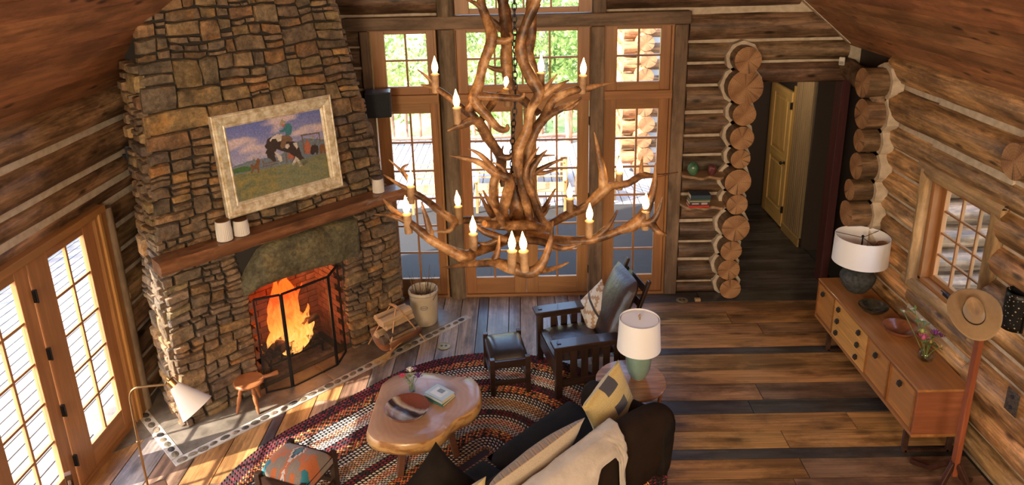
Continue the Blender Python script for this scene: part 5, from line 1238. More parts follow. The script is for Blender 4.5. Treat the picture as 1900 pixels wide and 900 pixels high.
MB().box(-.022,.022,-.038,-.034,-.035,.0).build('lens', plain('sensor_lens', (.30,.28,.26), .3), sn, smooth=False)
spk = plain('black_speaker', (.018,.024,.034), .35); grl = noisy('speaker_grille', (.006,.008,.011), (.014,.018,.024), 90, .8, .3)
s1 = thing('wall_speaker', 'black box speaker on the wall between the chimney and the garden doors', 'speaker', (-1.56, 7.70, 2.44), R(8))
MB().box(-.14,.14,-.11,.11,0,.285).build('cabinet', spk, s1, smooth=False, bevel=.012); MB().box(-.125,.125,-.118,-.11,.012,.273).build('grille', grl, s1, smooth=False, bevel=.004)
MB().bar((0,.11,.14),(0,.24,.14),.04,.04).build('bracket', M['blackiron'], s1, smooth=False)
s2 = thing('wall_speaker', 'dark blue box speaker in the shadow left of the chimney', 'speaker', (-3.50, 6.24, 2.32), R(22))
MB().box(-.11,.11,-.08,.08,0,.27).build('cabinet', spk, s2, smooth=False, bevel=.01); MB().box(-.098,.098,-.087,-.08,.01,.26).build('grille', grl, s2, smooth=False)
MB().bar((-.05,.06,.14),(-.16,.10,.14),.03,.03).build('bracket', M['blackiron'], s2, smooth=False)

# ---------------- live-edge wall shelves ----------------
shw = wood('shelf_slab', .7, 1.25, (1.5, 14, 14), .5, .2, col=(.36,.21,.11))
def shelf(z, label, x0=1.90, x1=2.42):
    t = thing('wall_shelf', label, 'shelf', ((x0+x1)/2, 7.97, z), 0, 'live-edge wall shelves'); L_ = x1-x0; N_ = 18
    poly = [(L_/2, .06), (-L_/2, .06)] + [(-L_/2+L_*i/N_, -.19 - .03*math.sin(i*.9+z*5) + (.13*(1-i/3) if i < 3 else 0) + (.05 if i > N_-2 else 0)) for i in range(N_+1)]
    MB().prism(poly, 0, .032).build('shelf_board', shw, t, smooth=False, bevel=.008)
shelf(1.575, 'upper live-edge wall shelf holding two small vases'); shelf(1.20, 'lower live-edge wall shelf holding stacked books')
g1 = thing('green_vase', 'round dark green glazed vase with gold lines on the upper shelf', 'vase', (2.02, 7.87, 1.608))
MB().lathe([(0,0),(.03,0),(.055,.03),(.068,.075),(.060,.12),(.035,.15),(.025,.155),(.020,.150),(0,.14)], 28, cap=False).build('vase_body', noisy('green_glaze', (.02,.07,.045), (.10,.20,.11), 12, .15, .05), g1)
g2 = thing('maroon_vase', 'small round maroon glazed vase on the upper shelf', 'vase', (2.24, 7.87, 1.608))
MB().lathe([(0,0),(.028,0),(.048,.025),(.056,.06),(.048,.095),(.025,.112),(.018,.108),(0,.10)], 28, cap=False).build('vase_body', noisy('maroon_glaze', (.07,.015,.02), (.16,.05,.05), 12, .12, .05), g2)
z = 1.233
for i, (c, h, lab) in enumerate([((.50,.035,.03), .028, 'red book at the bottom of the shelf stack'), ((.05,.045,.045), .040, 'thick black book with pale spine print, second from the bottom of the shelf stack'), ((.42,.34,.28), .014, 'thin cream book in the middle of the shelf stack'), ((.09,.16,.07), .016, 'thin green book second from the top of the shelf stack'), ((.03,.05,.075), .055, 'dark blue book on top of the shelf stack')]):
    t = book(2.09 + .004*i, 7.85, z, .155, .235, h, math.pi/2 + R([0,1,-1,1,0][i]), c, lab, 'books on the lower wall shelf'); z += h + .0005
    if i == 1: MB().box(-.0785,-.0776,-.09,-.02,.008,.032).box(-.0785,-.0776,.01,.09,.012,.028).build('spine_print', plain('spine_ink', (.42,.38,.32), .6), t, smooth=False)

# ---------------- crock, floor outlets ----------------
ck = thing('stoneware_crock', 'large cream stoneware crock of dry twigs by the garden doors', 'crock', (-1.16, 7.42, .008))
cer = noisy('cream_stoneware', (.46,.38,.27), (.60,.51,.38), 3, .3, .06, .01)
MB().lathe([(0,.01),(.145,.0),(.152,.01),(.160,.10),(.165,.34),(.162,.375),(.172,.38),(.176,.40),(.172,.42),(.160,.425),(.150,.415),(.150,.38),(.152,.10),(.13,.03),(0,.025)], 48, cap=False).build('crock_body', cer, ck, ang=60)
# round stamp on the front, a wreath of small marks
st_m = plain('stamp_ink', (.10,.10,.12), .6)
mb = MB(); a0 = R(-82); rr = .1650
def onc(da, z, p=.0015): a = a0+da/.165; return ((rr+p)*math.cos(a), (rr+p)*math.sin(a), z)
for k in range(18):
    t_ = k/18*math.tau; u = .038*math.cos(t_); v = .024*math.sin(t_)
    mb.add([onc(u-.004, .255+v-.004), onc(u+.004, .255+v-.004), onc(u+.004, .255+v+.004), onc(u-.004, .255+v+.004)], [(0,1,2,3)])
for u in (-.018,-.006,.006,.018): mb.add([onc(u-.003,.249), onc(u+.003,.249), onc(u+.003,.261), onc(u-.003,.261)], [(0,1,2,3)])
mb.build('stamp', st_m, ck, smooth=False)
tw = noisy('dry_twig', (.05,.03,.02), (.22,.13,.07), 30, .85, .3)
for k in range(26):
    a = U(0,6.28); r0 = U(0,.09); ln_ = U(.12,.42); lean = U(.02,.16); b_ = (r0*math.cos(a), r0*math.sin(a), .18); a2 = a+U(-.6,.6)
    tip = (b_[0]+lean*1.4*math.cos(a2), b_[1]+lean*1.4*math.sin(a2), .34+ln_*.75)
    tip = (tip[0]*min(1,.13/max(.01,math.hypot(tip[0],tip[1]))) if tip[2] < .46 else tip[0], tip[1]*min(1,.13/max(.01,math.hypot(tip[0],tip[1]))) if tip[2] < .46 else tip[1], tip[2])
    mid = ((b_[0]+tip[0])/2+U(-.015,.015), (b_[1]+tip[1])/2+U(-.015,.015), (b_[2]+tip[2])/2); mb = MB(); mb.tube([b_, mid, tip], [.0045,.0035,.0015], 5)
    if ln_ > .25:
        q = Vector(mid).lerp(Vector(tip), .4); mb.tube([q, q+Vector((U(-.05,.05), U(-.05,.05), .09))], [.0025,.001], 4)
    mb.build('twig', tw, ck)
brs = noisy('worn_brass', (.30,.24,.13), (.48,.38,.20), 20, .45, .1, .003, .7)
def fout(x, y, label, r_=.075):
    t = thing('floor_outlet', label, 'floor outlet', (x, y, .004)); MB().lathe([(0,0),(r_,0),(r_,.004),(r_-.006,.007),(0,.007)], 32, cap=False).build('cover_plate', brs, t, ang=30)
    for q in (-.024, .024): MB().lathe([(0,0),(.015,0),(.015,.002),(0,.002)], 14, (q,0,.0072), cap=False).build('socket', M['black'], t)
fout(-.885, 6.87, 'round metal floor outlet beside the stoneware crock', .07); fout(1.70, 7.6, 'round brass floor outlet below the right garden door', .075) if False else fout(1.955, 7.80, 'round brass floor outlet at the foot of the shelves wall', .072)
fout(-3.055, 4.585, 'round brass floor outlet beside the floor lamp', .092)
pb = MB(); pb.grid(lambda u, v: (.030*math.cos(u*6.283)*math.sin(v*3.14), .018*math.sin(u*6.283)*math.sin(v*3.14), .010-.010*math.cos(v*3.14)), 14, 8, True)
o = pb.build('door_stop', plain('white_pebble', (.6,.55,.48), .5), None, (-3.05, 4.36, .002), (0,0,.6)); tag(o, 'small white door stop on the floor beside the left glass door', 'door stop')
o = MB().box(-.035,.035,-.02,.02,0,.035).build('outlet_box', plain('tan_box', (.45,.28,.14), .6), None, (2.14, 7.78, .003), smooth=False, bevel=.004); tag(o, 'small tan wooden block on the floor under the shelves', 'block')

# ---------------- floor lamp ----------------
flp = thing('brass_floor_lamp', 'brass floor lamp with white cone shade beside the left glass doors', 'floor lamp', (-2.86, 4.36, .0))
MB().lathe([(0,0),(.13,0),(.13,.012),(.11,.02),(.02,.028),(0,.028)], 36, cap=False).build('base', M['brass'], flp)
pth = [(0,0,.02),(0,0,.5),(0,0,.80),(.004,0,1.10),(.012,0,1.22),(.05,.003,1.275),(.12,.006,1.29),(.30,.012,1.305)]
MB().tube(catmull(pth, 5), .0085, 10).build('pole', M['brass'], flp); MB().lathe([(.009,.79),(.014,.795),(.014,.83),(.009,.835)], 12, cap=False).build('collar', M['brass'], flp)
dS = Vector((.155, -.03, -.185)).normalized(); base_ = Vector((.325,.012,1.315)); q_ = dS.to_track_quat('Z', 'Y').to_euler()
MB().lathe([(0,-.03),(.030,-.03),(.036,-.02),(.036,.035),(0,.035)], 28, cap=False).build('shade_cap', M['brass'], flp, base_, q_, ang=30)
MB().tube([(-.02,0,-.03),(-.05,0,-.02)], .008, 8).lathe([(0,-.05),(.012,-.048),(.012,-.03),(0,-.03)], 10, cap=False).build('swivel', M['brass'], flp, base_, q_)
MB().lathe([(.036,.03),(.123,.265),(.120,.265),(.033,.03)], 48, cap=False).build('lamp_shade', shade_m, flp, base_, q_, ang=60)

# ---------------- milking stool ----------------
SO_ = (.36,.13,.045)
ms = thing('milking_stool', 'small three-legged turned wooden stool with a handle on the hearth', 'stool', (-2.655, 5.86, .006))
MB().lathe([(0,.27),(.125,.27),(.140,.282),(.142,.297),(.130,.306),(.06,.300),(0,.298)], 40, cap=False).build('seat', M['furn'], ms, ang=40, col=SO_)
MB().tube([(.11,.06,.288),(.17,.09,.29),(.235,.125,.295),(.245,.13,.296)], [.020,.018,.024,.018], 10).build('handle', M['furn'], ms, col=SO_)
for a in (R(222), R(-48), R(80)):
    c_, s_ = math.cos(a), math.sin(a); P = lambda t: (c_*(.075+.075*t), s_*(.075+.075*t), .275*(1-t))
    MB().tube([P(0),P(.15),P(.3),P(.36),P(.42),P(.6),P(.72),P(.76),P(.9),P(1)], [.012,.016,.021,.015,.021,.019,.013,.018,.014,.010], 10).build('leg', M['furn'], ms, col=SO_)

# ---------------- log carrier, firewood, broom ----------------
lc = thing('log_carrier', 'bent wood and rod log carrier holding split firewood beside the fireplace', 'log carrier', W(3.90, -5.90, .010), math.pi/4)
mb = MB(); mb.grid(lambda u, v: (-.21+.42*u, .20*math.cos(math.pi*(1+v)), .02+.18*(1+math.sin(math.pi*(1+v)))), 4, 18); o = mb.build('bent_sling', wood('sling_leather', .7, 1.2, (2,12,12), .4, 0, col=(.24,.10,.045)), lc); s_ = o.modifiers.new('t','SOLIDIFY'); s_.thickness = .006
for y in (-.205, .205): MB().tube([(-.24,y*.98,.02),(-.02,y*.25,.46)], .008, 7).tube([(.24,y*.98,.02),(.02,y*.25,.46)], .008, 7).build('side_rod', M['furn'], lc, col=(.50,.26,.11))
MB().tube([(0,-.07,.47),(0,.0,.48),(0,.07,.47)], .016, 10).build('grip', M['furn'], lc, col=(.50,.26,.11))
barkm = noisy('split_log_bark', (.05,.03,.02), (.14,.09,.055), 14, .9, .8, .02); splitm = wood('split_wood', .6, 1.3, (2, 20, 20), .7, .1, col=(.50,.33,.18), bump=.6)
fwl = ['pale split log lying on top of the firewood stack', 'split log beside the topmost pale log', 'orange split log under the top of the firewood stack', 'dark barked log in the middle of the firewood stack', 'split log at the right end of the firewood stack', 'thick barked log at the bottom of the firewood stack', 'bottom log at the back of the firewood stack', 'short pale-ended log at the front of the firewood stack']
for (x, y, z, ln_, r_, rz, k) in [(-.02,-.03,.365,.40,.058,.06,0),(.0,.075,.36,.38,.048,-.05,1),(.03,-.02,.275,.36,.05,.0,2),(.0,-.09,.22,.38,.048,.05,3),(.07,.08,.27,.40,.045,.02,4),(.0,-.02,.13,.42,.058,0,5),(.0,.09,.16,.40,.052,.04,6),(.06,-.07,.11,.40,.042,-.04,7)]:
    n = 7; cs = [(r_*math.cos(a)*(1.1 if abs(math.sin(a)) < .5 else .85), r_*math.sin(a)) for a in [6.283*i/n + k*.7 for i in range(n)]]
    cs = [(a, b if b > -.6*r_ else -.6*r_) for a, b in cs]; mb = MB(); vs = [(ln_*(i/3-.5), a*(1+.05*math.sin(i*3+a*50)), b*(1+.05*math.cos(i*5+k))) for i in range(4) for a, b in cs]
    mb.add(vs, [(j*n+i, j*n+(i+1)%n, (j+1)*n+(i+1)%n, (j+1)*n+i) for j in range(3) for i in range(n)] + [tuple(range(n)), tuple(3*n+i for i in range(n))[::-1]])
    o = mb.build('firewood_log', splitm if k not in (3,5) else barkm, None, W(3.90,-5.90,0) + Vector(((x-y)*H2, (x+y)*H2, z+.01)), (0, 0, math.pi/4+rz), smooth=False)
    tag(o, fwl[k], 'log', 'split firewood in the log carrier')
bm2 = thing('hearth_broom', 'short straw hearth broom lying before the log carrier', 'broom', W(3.66, -5.70, .012), math.pi/4+.15)
mb = MB()
for k in range(46):
    a = U(-.38,.38); y0 = U(-.01,.01); mb.tube([(0,a*.05+y0,.075+U(-.01,.012)),(-.16-.02*math.cos(a*3),a*.24,.03+U(-.02,.02)+.0)], [.0026,.0015], 4)
mb.build('bristles', noisy('straw', (.34,.19,.07), (.52,.32,.13), 30, .8, .2), bm2, kind='stuff'); MB().tube([(0,0,.078),(.03,0,.085),(.10,0,.10)], [.022,.018,.011], 10).tube([(.10,0,.10),(.34,0,.155)], .009, 8).build('handle', M['furn'], bm2, col=(.45,.22,.09))

# ---------------- antler chandelier ----------------
ANTLERS=[
[[(-0.368, 2.95, 2.876, 0.006),(-0.239, 2.9, 2.912, 0.014),(-0.128, 2.85, 2.947, 0.024),(-0.044, 2.8, 2.946, 0.032),(0.038, 2.8, 2.921, 0.03),(0.092, 2.8, 2.971, 0.022),(0.122, 2.82, 3.051, 0.015),(0.14, 2.85, 3.138, 0.004)],[(-0.128, 2.85, 2.947, 0.022),(-0.105, 2.86, 2.999, 0.014),(-0.096, 2.88, 3.062, 0.004)],[(0.05, 2.8, 2.933, 0.02),(0.122, 2.85, 2.907, 0.014),(0.209, 2.9, 2.915, 0.004)]],
[[(-0.047, 3.25, 2.891, 0.03),(-0.138, 3.15, 2.894, 0.028),(-0.224, 3.05, 2.902, 0.026),(-0.266, 3.0, 2.907, 0.036),(-0.342, 2.98, 2.956, 0.026),(-0.413, 2.98, 3.006, 0.026),(-0.498, 3.0, 3.069, 0.022),(-0.577, 3.05, 3.112, 0.017),(-0.642, 3.1, 3.161, 0.004)],[(-0.266, 3.0, 2.907, 0.024),(-0.275, 2.98, 2.884, 0.016),(-0.305, 2.97, 2.922, 0.004)],[(-0.413, 2.98, 3.006, 0.02),(-0.429, 3.0, 3.075, 0.016),(-0.45, 3.02, 3.176, 0.004)],[(-0.498, 3.0, 3.069, 0.016),(-0.582, 3.0, 3.113, 0.011),(-0.671, 3.02, 3.118, 0.004)]],
[[(-0.049, 3.5, 2.868, 0.028),(-0.192, 3.5, 2.883, 0.024),(-0.305, 3.48, 2.891, 0.022),(-0.359, 3.45, 2.908, 0.026),(-0.427, 3.45, 2.964, 0.024),(-0.528, 3.5, 3.022, 0.02),(-0.627, 3.52, 3.077, 0.014),(-0.722, 3.55, 3.132, 0.004)],[(-0.345, 3.45, 2.901, 0.02),(-0.381, 3.42, 2.86, 0.014),(-0.463, 3.42, 2.855, 0.004)],[(-0.561, 3.5, 3.047, 0.015),(-0.595, 3.52, 3.128, 0.012),(-0.69, 3.55, 3.215, 0.003)],[(-0.603, 3.52, 3.137, 0.012),(-0.612, 3.52, 3.176, 0.011),(-0.579, 3.52, 3.199, 0.003)]],
[[(-0.02, 3.3, 2.892, 0.03),(0.086, 3.2, 2.915, 0.026),(0.214, 3.15, 2.912, 0.024),(0.344, 3.15, 2.915, 0.026),(0.473, 3.15, 2.96, 0.024),(0.55, 3.15, 2.994, 0.036),(0.61, 3.17, 3.079, 0.024),(0.638, 3.2, 3.164, 0.018),(0.648, 3.22, 3.271, 0.004)],[(0.562, 3.15, 3.0, 0.026),(0.618, 3.13, 3.007, 0.02),(0.651, 3.13, 3.067, 0.014),(0.669, 3.14, 3.133, 0.004)],[(0.618, 3.13, 3.007, 0.02),(0.644, 3.1, 2.975, 0.017),(0.686, 3.1, 2.952, 0.008)],[(0.365, 3.15, 2.926, 0.02),(0.422, 3.16, 2.982, 0.014),(0.465, 3.18, 3.051, 0.004)]],
[[(0.051, 3.5, 2.825, 0.026),(0.154, 3.55, 2.833, 0.024),(0.245, 3.6, 2.858, 0.028),(0.362, 3.6, 2.912, 0.03),(0.443, 3.6, 2.995, 0.034),(0.492, 3.6, 3.024, 0.026),(0.582, 3.62, 3.031, 0.022),(0.658, 3.65, 3.062, 0.022),(0.738, 3.68, 3.05, 0.012),(0.868, 3.7, 3.059, 0.003)],[(0.448, 3.6, 3.01, 0.03),(0.444, 3.62, 3.101, 0.022),(0.423, 3.65, 3.202, 0.016),(0.401, 3.68, 3.305, 0.003)],[(0.658, 3.65, 3.065, 0.014),(0.66, 3.67, 3.111, 0.01),(0.67, 3.7, 3.157, 0.003)],[(0.318, 3.6, 2.888, 0.014),(0.261, 3.62, 2.938, 0.01),(0.257, 3.65, 3.058, 0.003)]],
[[(-0.02, 3.1, 2.942, 0.022),(0.081, 3.05, 2.954, 0.02),(0.191, 3.0, 2.941, 0.016),(0.278, 3.0, 2.961, 0.004)]],
[[(-0.071, 3.1, 2.943, 0.02),(-0.172, 3.1, 2.987, 0.018),(-0.24, 3.12, 3.035, 0.004)],[(-0.096, 3.1, 2.957, 0.016),(-0.161, 3.1, 2.925, 0.014),(-0.213, 3.1, 2.932, 0.004)]],
[[(0.036, 3.4, 2.868, 0.022),(0.108, 3.45, 2.937, 0.018),(0.185, 3.5, 3.052, 0.004)],[(0.087, 3.43, 2.915, 0.014),(0.127, 3.42, 2.948, 0.01),(0.155, 3.42, 2.999, 0.003)]],
[[(-0.126, 3.4, 2.893, 0.03),(-0.135, 3.42, 2.999, 0.026),(-0.136, 3.42, 3.117, 0.026),(-0.095, 3.42, 3.203, 0.026),(-0.106, 3.4, 3.281, 0.024),(-0.157, 3.38, 3.372, 0.026),(-0.205, 3.35, 3.466, 0.024),(-0.275, 3.32, 3.454, 0.02),(-0.347, 3.3, 3.431, 0.004)],[(-0.107, 3.4, 3.267, 0.02),(-0.053, 3.4, 3.26, 0.018),(-0.017, 3.4, 3.293, 0.014),(0.003, 3.4, 3.321, 0.004)],[(-0.169, 3.37, 3.389, 0.014),(-0.189, 3.35, 3.409, 0.008),(-0.213, 3.33, 3.428, 0.003)]],
[[(-0.048, 3.35, 2.891, 0.028),(-0.086, 3.32, 2.993, 0.026),(-0.061, 3.3, 3.101, 0.03),(-0.051, 3.28, 3.187, 0.028),(-0.118, 3.26, 3.223, 0.024),(-0.194, 3.25, 3.283, 0.018),(-0.27, 3.24, 3.312, 0.012),(-0.334, 3.24, 3.324, 0.003)],[(-0.105, 3.26, 3.217, 0.018),(-0.155, 3.25, 3.287, 0.016),(-0.197, 3.24, 3.332, 0.012),(-0.245, 3.24, 3.36, 0.003)],[(-0.051, 3.28, 3.187, 0.016),(-0.091, 3.27, 3.252, 0.012),(-0.13, 3.27, 3.275, 0.004)]],
[[(-0.138, 3.25, 3.008, 0.02),(-0.166, 3.22, 3.063, 0.013),(-0.202, 3.2, 3.146, 0.004)],[(-0.124, 3.25, 3.022, 0.018),(-0.162, 3.26, 3.084, 0.012),(-0.188, 3.28, 3.131, 0.004)]],
[[(-0.136, 3.5, 4.131, 0.024),(-0.17, 3.48, 4.032, 0.024),(-0.141, 3.45, 3.932, 0.026),(-0.124, 3.42, 3.853, 0.034),(-0.158, 3.4, 3.753, 0.028),(-0.186, 3.38, 3.657, 0.028),(-0.215, 3.36, 3.569, 0.036),(-0.151, 3.33, 3.494, 0.024),(-0.1, 3.3, 3.439, 0.02),(-0.06, 3.28, 3.438, 0.014),(-0.057, 3.27, 3.465, 0.006)],[(-0.119, 3.42, 3.847, 0.026),(-0.065, 3.42, 3.841, 0.02),(-0.025, 3.42, 3.856, 0.014),(-0.035, 3.42, 3.881, 0.004)],[(-0.198, 3.36, 3.587, 0.028),(-0.122, 3.34, 3.585, 0.022),(-0.031, 3.32, 3.582, 0.02),(0.02, 3.3, 3.59, 0.014),(0.031, 3.3, 3.611, 0.005)],[(-0.145, 3.46, 3.969, 0.02),(-0.19, 3.47, 4.013, 0.014),(-0.269, 3.5, 4.048, 0.004)],[(-0.215, 3.36, 3.556, 0.03),(-0.238, 3.36, 3.513, 0.028),(-0.208, 3.36, 3.469, 0.024)]],
[[(-0.081, 3.7, 4.118, 0.03),(-0.072, 3.68, 4.013, 0.03),(-0.058, 3.66, 3.906, 0.034),(-0.058, 3.64, 3.799, 0.03),(-0.058, 3.62, 3.669, 0.034),(-0.038, 3.6, 3.568, 0.026),(0.035, 3.55, 3.507, 0.024),(0.102, 3.5, 3.46, 0.02)],[(-0.065, 3.66, 3.851, 0.024),(-0.113, 3.64, 3.904, 0.018),(-0.152, 3.62, 3.945, 0.01)],[(-0.064, 3.62, 3.663, 0.022),(-0.119, 3.6, 3.674, 0.016),(-0.167, 3.58, 3.701, 0.004)],[(-0.047, 3.6, 3.568, 0.018),(-0.103, 3.58, 3.537, 0.022),(-0.158, 3.5, 3.48, 0.022),(-0.188, 3.42, 3.448, 0.018)]],
[[(0.132, 3.4, 4.13, 0.024),(0.095, 3.4, 4.032, 0.026),(0.04, 3.4, 3.92, 0.026),(0.015, 3.4, 3.811, 0.034),(0.036, 3.38, 3.725, 0.034),(0.074, 3.36, 3.65, 0.036),(0.099, 3.35, 3.591, 0.034),(0.058, 3.35, 3.512, 0.026),(0.039, 3.35, 3.417, 0.03),(-0.003, 3.35, 3.322, 0.034),(-0.008, 3.35, 3.224, 0.034),(0.012, 3.35, 3.11, 0.03),(0.036, 3.35, 2.978, 0.026),(0.049, 3.35, 2.889, 0.026)],[(0.048, 3.4, 3.908, 0.014),(0.075, 3.42, 3.955, 0.012),(0.114, 3.44, 4.008, 0.003)],[(0.098, 3.35, 3.577, 0.026),(0.177, 3.36, 3.621, 0.016),(0.246, 3.38, 3.652, 0.003)],[(0.106, 3.35, 3.582, 0.016),(0.146, 3.36, 3.638, 0.012),(0.188, 3.37, 3.685, 0.003)]],
[[(0.09, 3.75, 4.085, 0.03),(0.073, 3.72, 3.951, 0.03),(0.068, 3.7, 3.815, 0.032),(0.055, 3.68, 3.735, 0.034),(0.087, 3.66, 3.638, 0.028),(0.106, 3.6, 3.565, 0.026)],[(0.055, 3.68, 3.749, 0.018),(0.033, 3.66, 3.78, 0.012),(0.017, 3.64, 3.825, 0.005)]],
[[(-0.002, 3.4, 3.077, 0.03),(0.019, 3.42, 3.186, 0.032),(0.038, 3.44, 3.294, 0.03),(0.086, 3.46, 3.392, 0.028),(0.142, 3.48, 3.45, 0.024),(0.225, 3.5, 3.486, 0.018),(0.322, 3.52, 3.535, 0.004)],[(0.211, 3.5, 3.48, 0.014),(0.266, 3.5, 3.485, 0.012),(0.32, 3.5, 3.531, 0.003)],[(0.108, 3.46, 3.414, 0.024),(0.151, 3.5, 3.487, 0.024),(0.199, 3.52, 3.538, 0.024),(0.282, 3.54, 3.565, 0.022),(0.367, 3.56, 3.576, 0.016),(0.484, 3.58, 3.594, 0.003)]],
[[(0.106, 3.4, 2.888, 0.026),(0.079, 3.38, 2.995, 0.026),(0.052, 3.36, 3.091, 0.026),(0.045, 3.36, 3.177, 0.022),(0.095, 3.36, 3.266, 0.014),(0.136, 3.36, 3.307, 0.003)]],
[[(0.031, 3.45, 2.893, 0.024),(0.025, 3.45, 3.014, 0.022),(0.055, 3.45, 3.137, 0.018),(0.139, 3.46, 3.191, 0.013),(0.237, 3.48, 3.229, 0.003)],[(0.074, 3.45, 3.155, 0.014),(0.138, 3.46, 3.156, 0.011),(0.214, 3.47, 3.18, 0.003)]],
[[(0.145, 3.35, 2.872, 0.024),(0.104, 3.34, 2.952, 0.022),(0.064, 3.33, 3.058, 0.022),(0.026, 3.32, 3.177, 0.02),(0.041, 3.32, 3.261, 0.014),(0.095, 3.33, 3.334, 0.003)]],
[[(-0.085, 3.45, 3.091, 0.018),(-0.11, 3.45, 3.194, 0.016),(-0.094, 3.45, 3.265, 0.01),(-0.082, 3.45, 3.308, 0.003)],[(-0.057, 3.45, 3.105, 0.016),(-0.013, 3.45, 3.22, 0.014),(0.084, 3.45, 3.247, 0.01),(0.181, 3.46, 3.248, 0.003)]],
[[(-0.245, 3.45, 3.475, 0.022),(-0.303, 3.46, 3.521, 0.02),(-0.362, 3.48, 3.57, 0.018),(-0.416, 3.5, 3.6, 0.016),(-0.494, 3.52, 3.617, 0.004)],[(-0.406, 3.5, 3.6, 0.012),(-0.441, 3.5, 3.645, 0.011),(-0.5, 3.5, 3.698, 0.003)]],
[[(-0.171, 3.1, 3.028, 0.02),(-0.109, 3.15, 2.998, 0.026),(-0.032, 3.2, 2.975, 0.028),(0.046, 3.15, 2.994, 0.026),(0.109, 3.1, 2.995, 0.02)],[(-0.096, 3.15, 2.992, 0.026),(-0.1, 3.14, 3.051, 0.02),(-0.131, 3.12, 3.101, 0.006)]],
[[(-0.034, 3.2, 2.869, 0.04),(-0.02, 3.25, 2.904, 0.05),(-0.019, 3.35, 2.935, 0.045),(-0.023, 3.4, 3.004, 0.035),(-0.029, 3.4, 3.122, 0.03)]],
]
CANDLES=[
(-0.043, 2.78, 2.971),
(0.01, 2.78, 2.97),
(-0.225, 3.05, 2.938),
(-0.518, 3.0, 3.064),
(-0.577, 3.5, 3.02),
(-0.325, 3.46, 2.918),
(0.326, 3.15, 2.949),
(0.268, 3.6, 2.896),
(0.594, 3.15, 2.994),
(0.535, 3.62, 3.029),
(-0.043, 3.45, 2.985),
(-0.416, 3.5, 3.611),
(-0.297, 3.325, 3.478),
(0.11, 3.45, 3.615),
(0.327, 3.55, 3.579),
(-0.057, 3.6, 3.511),
]
CHAIN=[ (-0.01, 3.45, 4.18),(-0.011, 3.45, 4.03),(-0.012, 3.45, 3.877),(-0.015, 3.45, 3.746),(-0.016, 3.42, 3.565),(-0.03, 3.4, 3.405),(-0.04, 3.4, 3.237),(-0.029, 3.4, 3.107),(-0.018, 3.38, 2.997) ]

ch = thing('antler_chandelier', 'large antler chandelier of tangled branching antlers with candle lights on a chain', 'chandelier', (0, 3.4, 2.9))
t = NT('antler'); v = t.coords((1,1,1)); nz = t.n('TexNoise', {'Vector': v, 'Scale': 7.0, 'Detail': 7.0, 'Roughness': .7}).outputs['Fac']
t.set(base=t.ramp(nz, [(.38,(.035,.016,.008)),(.48,(.12,.055,.022)),(.57,(.28,.14,.055)),(.68,(.46,.29,.15))]), rough=.42, spec=.4); t.bump(nz, .5, .012); antm = t.m
OC = Vector((0, 3.4, 2.9))
for A_ in ANTLERS:
    mb = MB()
    for br_ in A_:
        pts = catmull([tuple(q) for q in br_], 5); n_ = len(pts); P3 = []; R3 = []
        for i, p in enumerate(pts):
            w_ = .006; P3.append(Vector(p[:3]) - OC + Vector((w_*noise.noise((p[0]*9,p[2]*9,1)), w_*noise.noise((p[0]*9,p[2]*9,5)), 0))); R3.append(max(.0015, p[3]*(1+.12*noise.noise((i*.7, p[0]*8, 2)))))
        mb.tube(P3, R3, 10, squash=.86)
    mb.build('antler', antm, ch, ang=70)
slv = noisy('candle_sleeve', (.16,.085,.04), (.36,.22,.11), 18, .6, .4, .01); cup = plain('drip_ring', (.55,.36,.18), .5)
gb = NT('lit_bulb'); gb.set(base=(1,.6,.3), emit=(1,.56,.20), estr=22.0); gb = gb.m
bulbme = MB().lathe([(0,0),(.010,.003),(.015,.018),(.0165,.032),(.013,.050),(.007,.066),(.0025,.082),(0,.088)], 16, cap=False).mesh('bulb', gb)
slme = MB().lathe([(0,-.045),(.019,-.045),(.020,.03),(.018,.045),(0,.046)], 16, cap=False).mesh('candle_sleeve', slv)
cpme = MB().lathe([(0,.044),(.021,.044),(.022,.049),(.014,.054),(0,.054)], 16, cap=False).mesh('drip_ring', cup)
for i, c in enumerate(CANDLES):
    s_ = bpy.data.objects.new('candle_sleeve', slme); C.objects.link(s_); s_.parent = ch; s_.location = Vector(c) - OC + Vector((0,0,.012))
    tl_ = (U(-.06,.06), U(-.06,.06), 0); s_.rotation_euler = tl_
    for nm, me in (('drip_ring', cpme), ('bulb', bulbme)):
        q = bpy.data.objects.new(nm, me); C.objects.link(q); q.parent = s_
        if nm == 'bulb': q.location = (0,0,.053)
cc = catmull([tuple(p) for p in CHAIN], 12); chm = M['blackiron']
lk = MB(); lk.tube([(.011*math.cos(a), 0, .019*math.sin(a)) for a in [6.2832*i/12 for i in range(12)]], .0032, 6, closed=True); lkme = lk.mesh('chain_link', chm)
dist_ = 0; last = Vector(cc[0]); k = 0; acc = []
top_ = Vector((0, 3.45, 6.25)); seq = [top_] + [Vector(p) for p in cc]
for a, b in zip(seq, seq[1:]):
    L_ = (b-a).length; d_ = (b-a).normalized() if L_ > 0 else Vector((0,0,-1)); t0 = 0
    while dist_ + (L_-t0) >= .030:
        t0 += .030-dist_; dist_ = 0; p = a + d_*t0; acc.append((p, d_))
    dist_ += L_-t0
for k, (p, d_) in enumerate(acc[::-1][:110]):
    q = bpy.data.objects.new('chain_link', lkme); C.objects.link(q); q.parent = ch; q.location = p - OC
    q.rotation_euler = (d_.to_track_quat('-Z', 'Y') @ Matrix.Rotation(math.pi/2*(k % 2)+.3, 3, 'Z').to_quaternion()).to_euler()

